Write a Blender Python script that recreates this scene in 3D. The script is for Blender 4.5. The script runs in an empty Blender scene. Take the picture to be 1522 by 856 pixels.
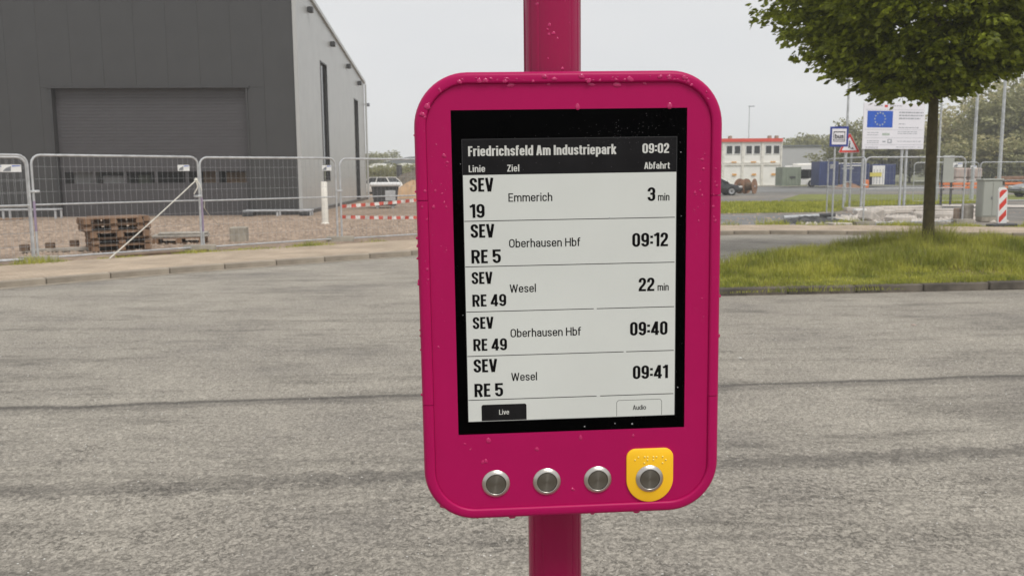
import bpy, math, random
import numpy as np
from mathutils import Vector, Matrix, Euler
SC = bpy.context.scene
COL = SC.collection
R = math.radians
rnd = random.Random(7)

# ------------------------------------------------------------------ camera
FPX, CXP, CYP = 1300.0, 761.0, 428.0
CAMZ = 1.7
cam_d = bpy.data.cameras.new('camera')
cam = bpy.data.objects.new('camera', cam_d); COL.objects.link(cam)
cam.matrix_world = Matrix.Translation((0, 0, CAMZ)) @ Matrix.Rotation(math.pi/2 - math.atan(170/1300), 4, 'X') @ Matrix.Rotation(R(-.4), 4, 'Z')
cam_d.sensor_width = 36; cam_d.lens = 36*FPX/1522
cam_d.clip_start = .05; cam_d.clip_end = 3000
cam_d.dof.use_dof = True; cam_d.dof.focus_distance = .84; cam_d.dof.aperture_fstop = 26
SC.camera = cam
CM = cam.matrix_world.copy()

# ------------------------------------------------------------------ world: pale overcast over a Nishita sky
SUN_EL, SUN_AZ = R(58), R(150)          # azimuth clockwise from +Y
world = bpy.data.worlds.new('World'); SC.world = world; world.use_nodes = True
nt = world.node_tree; nt.nodes.clear()
sky = nt.nodes.new('ShaderNodeTexSky'); sky.sky_type = 'NISHITA'; sky.sun_disc = False
sky.sun_elevation = SUN_EL; sky.sun_rotation = SUN_AZ
tc = nt.nodes.new('ShaderNodeTexCoord')
mpp = nt.nodes.new('ShaderNodeMapping'); mpp.inputs['Scale'].default_value = (1, 1, 3)
nz = nt.nodes.new('ShaderNodeTexNoise'); nz.inputs['Scale'].default_value = 2.2; nz.inputs['Detail'].default_value = 3
cr = nt.nodes.new('ShaderNodeValToRGB')
cr.color_ramp.elements[0].position = .3; cr.color_ramp.elements[0].color = (7.3, 7.45, 7.7, 1)
cr.color_ramp.elements[1].position = .7; cr.color_ramp.elements[1].color = (8.15, 8.2, 8.2, 1)
mx = nt.nodes.new('ShaderNodeMixRGB'); mx.inputs[0].default_value = .97
bg = nt.nodes.new('ShaderNodeBackground'); bg.inputs['Strength'].default_value = .1
wo = nt.nodes.new('ShaderNodeOutputWorld')
L = nt.links
L.new(tc.outputs['Generated'], mpp.inputs[0]); L.new(mpp.outputs[0], nz.inputs['Vector']); L.new(nz.outputs['Fac'], cr.inputs[0])
L.new(sky.outputs[0], mx.inputs[1]); L.new(cr.outputs[0], mx.inputs[2])
L.new(mx.outputs[0], bg.inputs[0]); L.new(bg.outputs[0], wo.inputs[0])

sun_d = bpy.data.lights.new('sun', 'SUN'); sun_d.energy = 2.3; sun_d.angle = R(26); sun_d.color = (1, .97, .92)
sun = bpy.data.objects.new('sun', sun_d); COL.objects.link(sun)
sd = Vector((math.sin(SUN_AZ)*math.cos(SUN_EL), math.cos(SUN_AZ)*math.cos(SUN_EL), math.sin(SUN_EL)))
sun.rotation_euler = sd.to_track_quat('Z', 'Y').to_euler(); sun.location = (0, 0, 30)

SC.view_settings.view_transform = 'Standard'; SC.view_settings.look = 'None'
SC.view_settings.exposure = 0; SC.view_settings.gamma = 1
SC.render.resolution_x = 1024; SC.render.resolution_y = 575

# ------------------------------------------------------------------ survey helpers: a pixel of the photograph -> a point of the place
def ray(px, py):
    return (CM.to_3x3() @ Vector(((px-CXP)/FPX, -(py-CYP)/FPX, -1))).normalized()
def G(px, py, z=0.):
    d = ray(px, py); t = (z-CAMZ)/d.z
    return Vector((d.x*t, d.y*t, z))
def P(px, py, Y):
    d = ray(px, py); t = Y/d.y
    return Vector((d.x*t, Y, CAMZ+d.z*t))

# ------------------------------------------------------------------ materials
MATS = {}
def mat(name, col, rough=.6, metal=0., spec=.5, noise=None, bump=None, coat=0., vec='Object', sheen=None):
    """noise=(scale, amount[, colour2]); bump=(scale, strength, distance)"""
    m = bpy.data.materials.new(name); m.use_nodes = True; MATS[name] = m
    n = m.node_tree.nodes; l = m.node_tree.links; b = n['Principled BSDF']
    b.inputs['Base Color'].default_value = (*col, 1); b.inputs['Roughness'].default_value = rough
    b.inputs['Metallic'].default_value = metal; b.inputs['Specular IOR Level'].default_value = spec
    b.inputs['Coat Weight'].default_value = coat
    t = n.new('ShaderNodeTexCoord')
    if noise is None: noise = (6, .12)
    z = n.new('ShaderNodeTexNoise'); z.inputs['Scale'].default_value = noise[0]; z.inputs['Detail'].default_value = 5
    l.new(t.outputs[vec], z.inputs['Vector'])
    r = n.new('ShaderNodeValToRGB'); a = noise[1]
    c2 = noise[2] if len(noise) > 2 else tuple(min(1, c*(1+a)) for c in col)
    c1 = col if len(noise) > 2 else tuple(c*(1-a) for c in col)
    r.color_ramp.elements[0].position = .3; r.color_ramp.elements[1].position = .7
    r.color_ramp.elements[0].color = (*c1, 1); r.color_ramp.elements[1].color = (*c2, 1)
    l.new(z.outputs['Fac'], r.inputs[0]); l.new(r.outputs[0], b.inputs['Base Color'])
    if bump:
        z2 = n.new('ShaderNodeTexNoise'); z2.inputs['Scale'].default_value = bump[0]; z2.inputs['Detail'].default_value = 3
        l.new(t.outputs[vec], z2.inputs['Vector'])
        bp = n.new('ShaderNodeBump'); bp.inputs['Strength'].default_value = bump[1]; bp.inputs['Distance'].default_value = bump[2]
        l.new(z2.outputs['Fac'], bp.inputs['Height']); l.new(bp.outputs[0], b.inputs['Normal'])
    return m

PINK = (.395, .0045, .088)
mat('pink_powder_coat', PINK, .38, spec=.16, noise=(14, .03), bump=(2200, .12, .0002))
mat('pink_pole_paint', (.30, .003, .060), .10, spec=.3, noise=(8, .03))
mat('raindrop_on_pink', (.46, .012, .115), .08, spec=.6, noise=(60, .03))
mat('black_glass', (.0008, .0008, .0009), .08, spec=.025, noise=(40, .3))
mat('screen_sheet', (.62, .635, .605), .32, spec=.25, noise=(9, .035))
mat('glass_speck', (.045, .038, .042), .4)
mat('screen_header', (.013, .0125, .0135), .3, spec=.09, noise=(30, .25))
mat('screen_ink', (.005, .0045, .005), .5, spec=.06)
mat('screen_light_ink', (.58, .58, .55), .4, spec=.2)
mat('yellow_plastic', (1.0, .56, .018), .38, spec=.4, noise=(20, .03))
mat('speck', (.35, .36, .37), .3)
mat('dark_gap', (.03, .004, .01), .8)
mat('galvanised', (.50, .51, .52), .42, metal=.35, noise=(7, .18))
mat('wire', (.36, .37, .38), .5, metal=.4)
mat('purple_band', (.30, .24, .34), .6)
mat('area_edge', (.05, .05, .052), .5, spec=.1)
mat('white_plastic', (.74, .74, .73), .5, noise=(4, .05))
mat('grey_print', (.2, .21, .23), .6)
mat('concrete', (.33, .30, .25), .9, noise=(5, .25), bump=(40, .5, .01))
mat('kerb_concrete', (.29, .25, .20), .9, noise=(3.5, .22), bump=(60, .5, .006), vec='Object')
mat('kerb_dark', (.10, .085, .068), .9, noise=(4, .5), bump=(60, .5, .006))
mat('anthracite_panel', (.053, .053, .0535), .42, spec=.45, noise=(1.2, .07), vec='Object')
mat('anthracite_trim', (.045, .045, .047), .4)
mat('door_section', (.066, .063, .067), .45, noise=(2, .07))
mat('side_cladding', (.46, .46, .445), .38, metal=.25, noise=(1.2, .05))
mat('dark_window', (.012, .013, .014), .06, spec=.6)
mat('door_pane', (.012, .012, .012), .03, spec=.4)
_m = M['door_pane'] if False else MATS['door_pane']; _n = _m.node_tree.nodes; _l = _m.node_tree.links
_t = _n.new('ShaderNodeBsdfTransparent'); _t.inputs[0].default_value = (.8, .8, .8, 1); _x = _n.new('ShaderNodeMixShader'); _x.inputs[0].default_value = .82
_l.new(_n['Principled BSDF'].outputs[0], _x.inputs[1]); _l.new(_t.outputs[0], _x.inputs[2]); _l.new(_x.outputs[0], _n['Material Output'].inputs[0])
mat('braille_highlight', (.95, .70, .22), .2)  # paler than the plate: highlights on the dots put into the colour
mat('cardboard', (.42, .27, .15), .9, noise=(2, .25))
mat('wood_pallet', (.16, .09, .052), .85, noise=(5, .4, (.27, .17, .105)), bump=(60, .4, .003))
mat('wood_pallet_dark', (.10, .065, .043), .9, noise=(5, .4, (.18, .12, .08)))
mat('wood_grey', (.33, .30, .26), .9, noise=(6, .25))
mat('rope_white', (.62, .60, .54), .8)
mat('bark', (.055, .043, .02), .95, noise=(9, .4, (.10, .08, .036)), bump=(35, .8, .02))
mat('sign_white', (.80, .78, .82), .5, noise=(3, .02))
mat('sign_blue', (.02, .10, .50), .5)
mat('bus_blue', (.03, .05, .26), .45)
mat('sign_black', (.03, .03, .035), .5)
mat('sign_grey', (.36, .37, .40), .5)
mat('sign_red', (.62, .045, .03), .4)
mat('sign_yellow', (.7, .6, .12), .5)
mat('star_pale', (.42, .48, .42), .5)
mat('red_roof', (.68, .07, .04), .5)
mat('container_white', (.84, .82, .77), .5, noise=(.8, .06))
mat('container_frame', (.74, .71, .64), .55, noise=(2, .15))
mat('container_blue', (.035, .055, .16), .5, noise=(1, .2))
mat('container_green', (.22, .25, .19), .6, noise=(1.5, .12))
mat('sticker_orange', (.72, .36, .08), .6)
mat('orange_plastic', (.72, .19, .05), .5)
mat('far_hall_grey', (.46, .46, .47), .7, noise=(.05, .04))
mat('far_hall_dark', (.13, .14, .15), .7, noise=(.05, .1))
mat('cabinet_grey', (.36, .37, .33), .55, noise=(2, .05))
mat('car_black', (.02, .02, .022), .15, coat=.8)
mat('car_silver', (.2, .205, .21), .25, metal=.5, coat=.6)
mat('tyre', (.02, .02, .02), .85)
mat('rim', (.42, .42, .43), .35, metal=.6)
mat('lamp_glass', (.6, .6, .58), .1)
mat('drum_wood', (.24, .135, .085), .9, noise=(3, .3))
mat('brick_pack', (.42, .31, .26), .9, noise=(2.5, .35, (.50, .42, .37)))
mat('sand', (.44, .29, .17), .95, noise=(2, .12), bump=(8, .4, .05))
mat('earth_heap', (.13, .11, .085), .95, noise=(1.5, .3), bump=(6, .6, .08))
mat('rubble_pale', (.52, .47, .42), .9, noise=(3, .2), bump=(20, .5, .02))
mat('stone_brown', (.33, .25, .19), .9, noise=(3, .35))
mat('glint_and_scrap', (.62, .60, .56), .4)
mat('debris_black', (.05, .05, .052), .6, noise=(5, .4))
M = MATS

# radial brushed steel
def brushed():
    m = mat('brushed_steel', (.22, .205, .18), .30, metal=1., noise=(40, .06))
    n = m.node_tree.nodes; l = m.node_tree.links; b = n['Principled BSDF']
    b.inputs['Anisotropic'].default_value = .9; b.inputs['Anisotropic Rotation'].default_value = .25
    t = n.new('ShaderNodeTangent'); t.direction_type = 'RADIAL'; t.axis = 'Y'
    l.new(t.outputs[0], b.inputs['Tangent'])
    mat('steel_ring', (.56, .53, .49), .30, metal=1., noise=(60, .05))
brushed()

def leaf_mat(name, c1, c2, transl=.35, scale=2.0, sat2=None):
    m = bpy.data.materials.new(name); m.use_nodes = True; MATS[name] = m
    n = m.node_tree.nodes; l = m.node_tree.links; n.clear()
    o = n.new('ShaderNodeOutputMaterial'); d = n.new('ShaderNodeBsdfDiffuse'); tr = n.new('ShaderNodeBsdfTranslucent')
    gl = n.new('ShaderNodeBsdfGlossy'); gl.inputs['Roughness'].default_value = .45; gl.inputs['Color'].default_value = (1, 1, 1, 1)
    ms = n.new('ShaderNodeMixShader'); ms.inputs[0].default_value = transl
    m2 = n.new('ShaderNodeMixShader'); m2.inputs[0].default_value = .03
    t = n.new('ShaderNodeTexCoord'); z = n.new('ShaderNodeTexNoise'); z.inputs['Scale'].default_value = scale; z.inputs['Detail'].default_value = 6
    z.inputs['Roughness'].default_value = .75
    r = n.new('ShaderNodeValToRGB'); r.color_ramp.elements[0].position = .36; r.color_ramp.elements[1].position = .64
    r.color_ramp.elements[0].color = (*c1, 1); r.color_ramp.elements[1].color = (*c2, 1)
    l.new(t.outputs['Object'], z.inputs['Vector']); l.new(z.outputs['Fac'], r.inputs[0])
    l.new(r.outputs[0], d.inputs[0]); l.new(r.outputs[0], tr.inputs[0])
    l.new(d.outputs[0], ms.inputs[1]); l.new(tr.outputs[0], ms.inputs[2])
    l.new(ms.outputs[0], m2.inputs[1]); l.new(gl.outputs[0], m2.inputs[2]); l.new(m2.outputs[0], o.inputs[0])
    return m
leaf_mat('hornbeam_leaves', (.032, .050, .004), (.43, .49, .04), .32, 4.5)  # strong tone contrast also paints lit and shaded leaf clusters
leaf_mat('tall_grass', (.18, .215, .028), (.58, .56, .10), .3, 1.6)
leaf_mat('dry_grass', (.20, .16, .08), (.30, .25, .12), .3, 3)
leaf_mat('far_leaves', (.32, .29, .13), (.56, .51, .27), .35, .35)
leaf_mat('far_leaves_dark', (.19, .19, .08), (.38, .37, .17), .3, .35)
leaf_mat('far_leaves_light', (.26, .24, .13), (.42, .39, .24), .35, .35)

def nodes_mat(name):
    m = bpy.data.materials.new(name); m.use_nodes = True; MATS[name] = m
    return m, m.node_tree.nodes, m.node_tree.links, m.node_tree.nodes['Principled BSDF']
def N(n, typ, **kw):
    x = n.new(typ)
    for k, v in kw.items():
        if k in x.inputs: x.inputs[k].default_value = v
        else: setattr(x, k, v)
    return x
def math_node(n, l, op, a, b=None, c=None):
    x = n.new('ShaderNodeMath'); x.operation = op
    for i, v in enumerate((a, b, c)):
        if v is None: continue
        if isinstance(v, (int, float)): x.inputs[i].default_value = v
        else: l.new(v, x.inputs[i])
    return x.outputs[0]
def ramp(n, l, src, stops):
    r = n.new('ShaderNodeValToRGB'); e = r.color_ramp.elements
    while len(e) < len(stops): e.new(.5)
    for k, (p, c) in enumerate(stops):
        e[k].position = p; e[k].color = (c, c, c, 1) if isinstance(c, (int, float)) else (*c, 1)
    l.new(src, r.inputs[0]); return r.outputs[0]
def mul(n, l, a, b, fac=1., mode='MULTIPLY'):
    x = n.new('ShaderNodeMixRGB'); x.blend_type = mode
    for i, v in ((0, fac), (1, a), (2, b)):
        if isinstance(v, (int, float)): x.inputs[i].default_value = v if i == 0 else (v, v, v, 1)
        elif isinstance(v, tuple): x.inputs[i].default_value = (*v, 1)
        else: l.new(v, x.inputs[i])
    return x.outputs[0]

def NY(n, l, co):
    q = n.new('ShaderNodeSeparateXYZ'); l.new(co, q.inputs[0]); return q.outputs[1]
def asphalt():
    m, n, l, b = nodes_mat('old_asphalt')
    t = n.new('ShaderNodeTexCoord'); co = t.outputs['Object']
    big = N(n, 'ShaderNodeTexNoise', Scale=.55, Detail=6., Roughness=.6); l.new(co, big.inputs['Vector'])
    base = ramp(n, l, big.outputs['Fac'], [(.3, (.25, .228, .200)), (.45, (.345, .313, .268)), (.55, (.375, .341, .29)), (.7, (.44, .40, .34))])
    mid = N(n, 'ShaderNodeTexNoise', Scale=55., Detail=5., Roughness=.8); l.new(co, mid.inputs['Vector'])
    midr = ramp(n, l, mid.outputs['Fac'], [(.34, .70), (.5, 1.0), (.66, 1.22)])
    c = mul(n, l, base, midr)
    vo = N(n, 'ShaderNodeTexVoronoi', Scale=95.); l.new(co, vo.inputs['Vector'])
    vr = ramp(n, l, vo.outputs['Color'], [(.0, .66), (.5, 1.), (.97, 1.22), (1., 1.9)])
    c = mul(n, l, c, vr)
    # pits where the binder has worn away
    pit = N(n, 'ShaderNodeTexNoise', Scale=30., Detail=8., Roughness=.9, Distortion=.8); l.new(co, pit.inputs['Vector'])
    worn = N(n, 'ShaderNodeTexNoise', Scale=1.6, Detail=7., Roughness=.7); l.new(co, worn.inputs['Vector'])
    pr = ramp(n, l, pit.outputs['Fac'], [(.42, 1.), (.49, 0.)])
    wr = ramp(n, l, math_node(n, l, 'ADD', worn.outputs['Fac'], math_node(n, l, 'MULTIPLY', math_node(n, l, 'COMPARE', NY(n, l, co), 4.0, .75), .10)), [(.54, .0), (.68, .9)])
    c = mul(n, l, c, (.36, .36, .35), mul(n, l, pr, wr))
    # seams and bands along the lane
    sep = n.new('ShaderNodeSeparateXYZ'); l.new(co, sep.inputs[0])
    wob = N(n, 'ShaderNodeTexNoise', Scale=1.3, Detail=5.); l.new(co, wob.inputs['Vector'])
    wv = math_node(n, l, 'MULTIPLY_ADD', wob.outputs['Fac'], .26, -.13)
    yy = math_node(n, l, 'ADD', math_node(n, l, 'MULTIPLY_ADD', sep.outputs[0], -.10, sep.outputs[1]), wv)
    fine = N(n, 'ShaderNodeTexNoise', Scale=9., Detail=6., Roughness=.8); l.new(co, fine.inputs['Vector'])
    fv = math_node(n, l, 'MULTIPLY_ADD', fine.outputs['Fac'], .5, -.25)
    strl = n.new('ShaderNodeMapping'); strl.inputs['Scale'].default_value = (.5, 2.2, 1); strl.inputs['Rotation'].default_value = (0, 0, R(-6))
    l.new(co, strl.inputs[0])
    sn = N(n, 'ShaderNodeTexNoise', Scale=1.1, Detail=9., Roughness=.78); l.new(strl.outputs[0], sn.inputs['Vector'])
    def band(y0, w, rag, dark, patch=None):
        nonlocal c
        d = math_node(n, l, 'ABSOLUTE', math_node(n, l, 'SUBTRACT', yy, y0))
        d = math_node(n, l, 'MULTIPLY_ADD', fv, rag, d)
        k = ramp(n, l, math_node(n, l, 'DIVIDE', d, w), [(.45, 1.), (1., 0.)])
        if patch: k = mul(n, l, k, ramp(n, l, sn.outputs['Fac'], patch))
        c = mul(n, l, c, (dark, dark, dark*1.01), k)
    band(6.72, .055, .10, .55)
    band(6.66, .16, .30, .66, [(.44, 0.), (.52, 1.)])
    band(4.86, .15, 1.3, .58, [(.40, 0.), (.50, 1.)])
    band(5.45, .28, 1.6, .72, [(.52, 0.), (.63, 1.)])
    band(9.2, .30, 1.4, .74, [(.53, 0.), (.62, 1.)])
    band(11.4, .3, 1.2, .74, [(.55, 0.), (.62, 1.)])
    st_ = ramp(n, l, sn.outputs['Fac'], [(.33, .52), (.41, .76), (.50, 1.)])
    c = mul(n, l, c, st_)
    # light scuffs
    sc = ramp(n, l, sn.outputs['Fac'], [(.58, 0.), (.72, .35)])
    c = mul(n, l, c, (.40, .37, .32), sc, 'MIX')
    l.new(c, b.inputs['Base Color'])
    b.inputs['Roughness'].default_value = .8; b.inputs['Specular IOR Level'].default_value = .35
    h = mul(n, l, vo.outputs['Distance'], pr, .6, 'ADD')
    h2 = math_node(n, l, 'SUBTRACT', mid.outputs['Fac'], math_node(n, l, 'MULTIPLY', pr, .7))
    h3 = math_node(n, l, 'SUBTRACT', h2, math_node(n, l, 'MULTIPLY', vo.outputs['Distance'], .5))
    bp = N(n, 'ShaderNodeBump', Strength=.75, Distance=.007); l.new(h3, bp.inputs['Height']); l.new(bp.outputs[0], b.inputs['Normal'])
asphalt()

def paver():
    m, n, l, b = nodes_mat('pavers')
    t = n.new('ShaderNodeTexCoord'); co = t.outputs['Object']
    mp = n.new('ShaderNodeMapping'); mp.inputs['Rotation'].default_value = (0, 0, R(-38)); l.new(co, mp.inputs[0])
    br = n.new('ShaderNodeTexBrick'); l.new(mp.outputs[0], br.inputs['Vector'])
    br.inputs['Scale'].default_value = 1; br.inputs['Brick Width'].default_value = .2; br.inputs['Row Height'].default_value = .1
    br.inputs['Mortar Size'].default_value = .004
    br.inputs['Color1'].default_value = (.38, .295, .215, 1); br.inputs['Color2'].default_value = (.45, .36, .27, 1); br.inputs['Mortar'].default_value = (.25, .2, .14, 1)
    z = N(n, 'ShaderNodeTexNoise', Scale=1.2, Detail=6.); l.new(co, z.inputs['Vector'])
    c = mul(n, l, br.outputs['Color'], ramp(n, l, z.outputs['Fac'], [(.3, .8), (.7, 1.18)]))
    l.new(c, b.inputs['Base Color']); b.inputs['Roughness'].default_value = .9
    bp = N(n, 'ShaderNodeBump', Strength=.5, Distance=.004); l.new(br.outputs['Fac'], bp.inputs['Height']); bp.invert = True; l.new(bp.outputs[0], b.inputs['Normal'])
paver()
def ground_mat(name, c1, c2, s1, c3=None, s3=20., bs=30., bd=.02, rot=0, st=(1, 1, 1)):
    m, n, l, b = nodes_mat(name)
    t = n.new('ShaderNodeTexCoord'); mp = n.new('ShaderNodeMapping'); mp.inputs['Scale'].default_value = st; l.new(t.outputs['Object'], mp.inputs[0]); co = mp.outputs[0]
    z = N(n, 'ShaderNodeTexNoise', Scale=s1, Detail=8., Roughness=.65); l.new(co, z.inputs['Vector'])
    c = ramp(n, l, z.outputs['Fac'], [(.33, c1), (.67, c2)])
    z2 = N(n, 'ShaderNodeTexVoronoi', Scale=s3); l.new(co, z2.inputs['Vector'])
    c = mul(n, l, c, ramp(n, l, z2.outputs['Color'], [(0., .62), (1., 1.38)]))
    if c3:
        z3 = N(n, 'ShaderNodeTexNoise', Scale=s1*.6, Detail=6.); l.new(co, z3.inputs['Vector'])
        c = mul(n, l, c, c3, ramp(n, l, z3.outputs['Fac'], [(.5, 0.), (.62, 1.)]), 'MIX')
    l.new(c, b.inputs['Base Color']); b.inputs['Roughness'].default_value = .92
    z4 = N(n, 'ShaderNodeTexNoise', Scale=bs, Detail=4.); l.new(co, z4.inputs['Vector'])
    bp = N(n, 'ShaderNodeBump', Strength=.8, Distance=bd); l.new(z4.outputs['Fac'], bp.inputs['Height']); l.new(bp.outputs[0], b.inputs['Normal'])
ground_mat('gravel_brown', (.20, .145, .103), (.34, .255, .19), .5, None, 11., 9., .08)
ground_mat('site_ground', (.11, .105, .098), (.20, .185, .165), .25, (.26, .22, .18), 5., 6., .04, st=(.5, 1, 1))
ground_mat('soil_grass', (.10, .11, .03), (.20, .19, .06), 1.5, (.22, .16, .10), 30., 25., .03)
ground_mat('verge_green', (.12, .14, .025), (.20, .21, .04), .6, None, 12., 20., .03)
ground_mat('far_field', (.10, .11, .045), (.17, .16, .08), .05, None, 2., 3., .05)
ground_mat('site_road', (.13, .13, .13), (.21, .205, .195), .4, None, 6., 10., .02, st=(.3, 1, 1))

def stripe_mat(name, ang, per, c1, c2, axis=0):
    m, n, l, b = nodes_mat(name)
    t = n.new('ShaderNodeTexCoord'); mp = n.new('ShaderNodeMapping'); mp.inputs['Rotation'].default_value = ang
    l.new(t.outputs['Object'], mp.inputs[0]); s = n.new('ShaderNodeSeparateXYZ'); l.new(mp.outputs[0], s.inputs[0])
    f = math_node(n, l, 'FRACT', math_node(n, l, 'MULTIPLY', s.outputs[axis], 1/per))
    g = math_node(n, l, 'GREATER_THAN', f, .5)
    c = mul(n, l, c1, c2, g, 'MIX'); l.new(c, b.inputs['Base Color']); b.inputs['Roughness'].default_value = .5
    return m
stripe_mat('tape_stripes', (0, 0, 0), .30, (.62, .10, .07), (.74, .70, .66))

# ------------------------------------------------------------------ mesh builder
class MB:
    def __init__(s): s.v = []; s.f = []; s.mi = []; s.mats = []
    def _m(s, m):
        if m is None: m = 'galvanised'
        if m not in s.mats: s.mats.append(m)
        return s.mats.index(m)
    def add(s, vs, fs, m=None, T=None):
        o = len(s.v); k = s._m(m)
        for p in vs:
            p = Vector(p)
            s.v.append(tuple(T @ p if T is not None else p))
        for f in fs: s.f.append(tuple(i+o for i in f)); s.mi.append(k)
        return s
    def box(s, c, d, m=None, T=None, rz=0., rx=0., ry=0.):
        x, y, z = d[0]/2, d[1]/2, d[2]/2
        vs = [Vector(p) for p in ((-x,-y,-z),(x,-y,-z),(x,y,-z),(-x,y,-z),(-x,-y,z),(x,-y,z),(x,y,z),(-x,y,z))]
        E = Euler((rx, ry, rz)).to_matrix()
        vs = [E @ v + Vector(c) for v in vs]
        return s.add(vs, [(0,3,2,1),(4,5,6,7),(0,1,5,4),(1,2,6,5),(2,3,7,6),(3,0,4,7)], m, T)
    def bbox(s, c, d, b, m=None, T=None, rz=0.):     # box with chamfered edges
        x, y, z = d[0]/2, d[1]/2, d[2]/2; E = Euler((0, 0, rz)).to_matrix(); C = Vector(c)
        def ring(i, zz): return [(-x+i,-y,zz),(x-i,-y,zz),(x,-y+i,zz),(x,y-i,zz),(x-i,y,zz),(-x+i,y,zz),(-x,y-i,zz),(-x,-y+i,zz)]
        def ring2(zz): return [(-x+b+b*.4,-y+b,zz),(x-b-b*.4,-y+b,zz),(x-b,-y+b+b*.4,zz),(x-b,y-b-b*.4,zz),(x-b-b*.4,y-b,zz),(-x+b+b*.4,y-b,zz),(-x+b,y-b-b*.4,zz),(-x+b,-y+b+b*.4,zz)]
        rs = [ring2(-z), ring(b, -z+b), ring(b, z-b), ring2(z)]
        vs = [E @ Vector(p) + C for r in rs for p in r]; fs = [tuple(range(7, -1, -1)), tuple(range(24, 32))]
        for k in range(3):
            for j in range(8):
                a = k*8+j; bb = k*8+(j+1) % 8; fs.append((a, bb, bb+8, a+8))
        return s.add(vs, fs, m, T)
    def tube(s, pts, r, m=None, n=8, r2=None, cap=True, T=None):
        pts = [Vector(p) for p in pts]; vs = []; K = len(pts)
        up = None
        for i, p in enumerate(pts):
            d = (pts[min(i+1, K-1)] - pts[max(i-1, 0)]).normalized()
            if up is None:
                up = Vector((0, 0, 1)) if abs(d.z) < .9 else Vector((1, 0, 0))
            a = d.cross(up).normalized(); b = a.cross(d).normalized(); up = b
            rr = r if r2 is None else r + (r2-r)*i/(K-1)
            if isinstance(r, (list, tuple)): rr = r[i]
            for j in range(n):
                t = 2*math.pi*j/n; vs.append(p + a*math.cos(t)*rr + b*math.sin(t)*rr)
        fs = []
        for i in range(K-1):
            for j in range(n):
                q = (j+1) % n; fs.append((i*n+j, i*n+q, (i+1)*n+q, (i+1)*n+j))
        if cap: fs.append(tuple(range(n-1, -1, -1))); fs.append(tuple(range((K-1)*n, K*n)))
        return s.add(vs, fs, m, T)
    def lathe(s, prof, m=None, n=24, T=None, axis='Z', cap=True):     # prof: (r, h)
        vs = []; fs = []
        for r, h in prof:
            for j in range(n):
                t = 2*math.pi*j/n; x, y = r*math.cos(t), r*math.sin(t)
                vs.append((x, y, h) if axis == 'Z' else (x, h, y) if axis == 'Y' else (h, x, y))
        for i in range(len(prof)-1):
            for j in range(n):
                q = (j+1) % n; fs.append((i*n+j, i*n+q, (i+1)*n+q, (i+1)*n+j))
        if cap:
            fs.append(tuple(range(n-1, -1, -1))); fs.append(tuple(range((len(prof)-1)*n, len(prof)*n)))
        return s.add(vs, fs, m, T)
    def prism(s, poly, a, b, m=None, T=None, plane='XY'):        # polygon extruded between a and b along the third axis
        n = len(poly)
        def pt(p, h): return (p[0], p[1], h) if plane == 'XY' else (p[0], h, p[1]) if plane == 'XZ' else (h, p[0], p[1])
        vs = [pt(p, a) for p in poly] + [pt(p, b) for p in poly]
        fs = [tuple(range(n-1, -1, -1)), tuple(range(n, 2*n))] + [(i, (i+1) % n, n+(i+1) % n, n+i) for i in range(n)]
        return s.add(vs, fs, m, T)
    def build(s, name, parent=None, smooth=False, mats=None, **tagkw):
        me = bpy.data.meshes.new(name); me.from_pydata(s.v, [], s.f)
        for k in s.mats: me.materials.append(M[k])
        me.polygons.foreach_set('material_index', s.mi)
        if smooth: me.polygons.foreach_set('use_smooth', [True]*len(me.polygons))
        me.update()
        import bmesh
        if len(me.polygons) < 20000:
            bm = bmesh.new(); bm.from_mesh(me); bmesh.ops.recalc_face_normals(bm, faces=bm.faces); bm.to_mesh(me); bm.free()
        if smooth and hasattr(me, 'set_sharp_from_angle'): me.set_sharp_from_angle(angle=R(38))
        o = bpy.data.objects.new(name, me); COL.objects.link(o)
        if parent is not None: o.parent = parent
        tag(o, **tagkw)
        return o
def tag(o, label=None, cat=None, group=None, kind=None):
    if label: o['label'] = label
    if cat: o['category'] = cat
    if group: o['group'] = group
    if kind: o['kind'] = kind
    return o
def thing(name, label, cat, loc=(0, 0, 0), rz=0., group=None, rot=None):
    o = bpy.data.objects.new(name, None); COL.objects.link(o); o.location = loc; o.empty_display_size = .1
    o.rotation_euler = rot if rot else (0, 0, rz)
    return tag(o, label, cat, group)
def copy_tree(o, parent=None, label=None, loc=None, rz=None, group=None, rot=None):
    c = o.copy(); COL.objects.link(c)
    if parent is not None: c.parent = parent
    for ch in o.children: copy_tree(ch, c)
    if label: c['label'] = label
    if group: c['group'] = group
    if loc is not None: c.location = loc
    if rz is not None: c.rotation_euler = (0, 0, rz)
    if rot is not None: c.rotation_euler = rot
    return c
def inst(o, loc, rot=None, scale=None, parent='same'):        # copy one part, sharing its mesh
    c = o.copy(); COL.objects.link(c); c.location = loc
    if rot is not None: c.rotation_euler = rot
    if scale is not None: c.scale = scale
    if parent != 'same': c.parent = parent
    return c
def big_mesh(name, V, F, matname, parent=None, smooth=False, **kw):   # numpy quads or triangles
    me = bpy.data.meshes.new(name)
    V = np.asarray(V, dtype=np.float32).reshape(-1, 3); F = np.asarray(F, dtype=np.int32); k = F.shape[1]
    me.vertices.add(len(V)); me.vertices.foreach_set('co', V.ravel())
    me.loops.add(F.size); me.loops.foreach_set('vertex_index', F.ravel())
    me.polygons.add(len(F)); me.polygons.foreach_set('loop_start', np.arange(0, F.size, k, dtype=np.int32)); me.polygons.foreach_set('loop_total', np.full(len(F), k, dtype=np.int32))
    me.materials.append(M[matname]); me.update(calc_edges=True); me.validate()
    o = bpy.data.objects.new(name, me); COL.objects.link(o)
    if parent is not None: o.parent = parent
    return tag(o, **kw)

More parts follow.
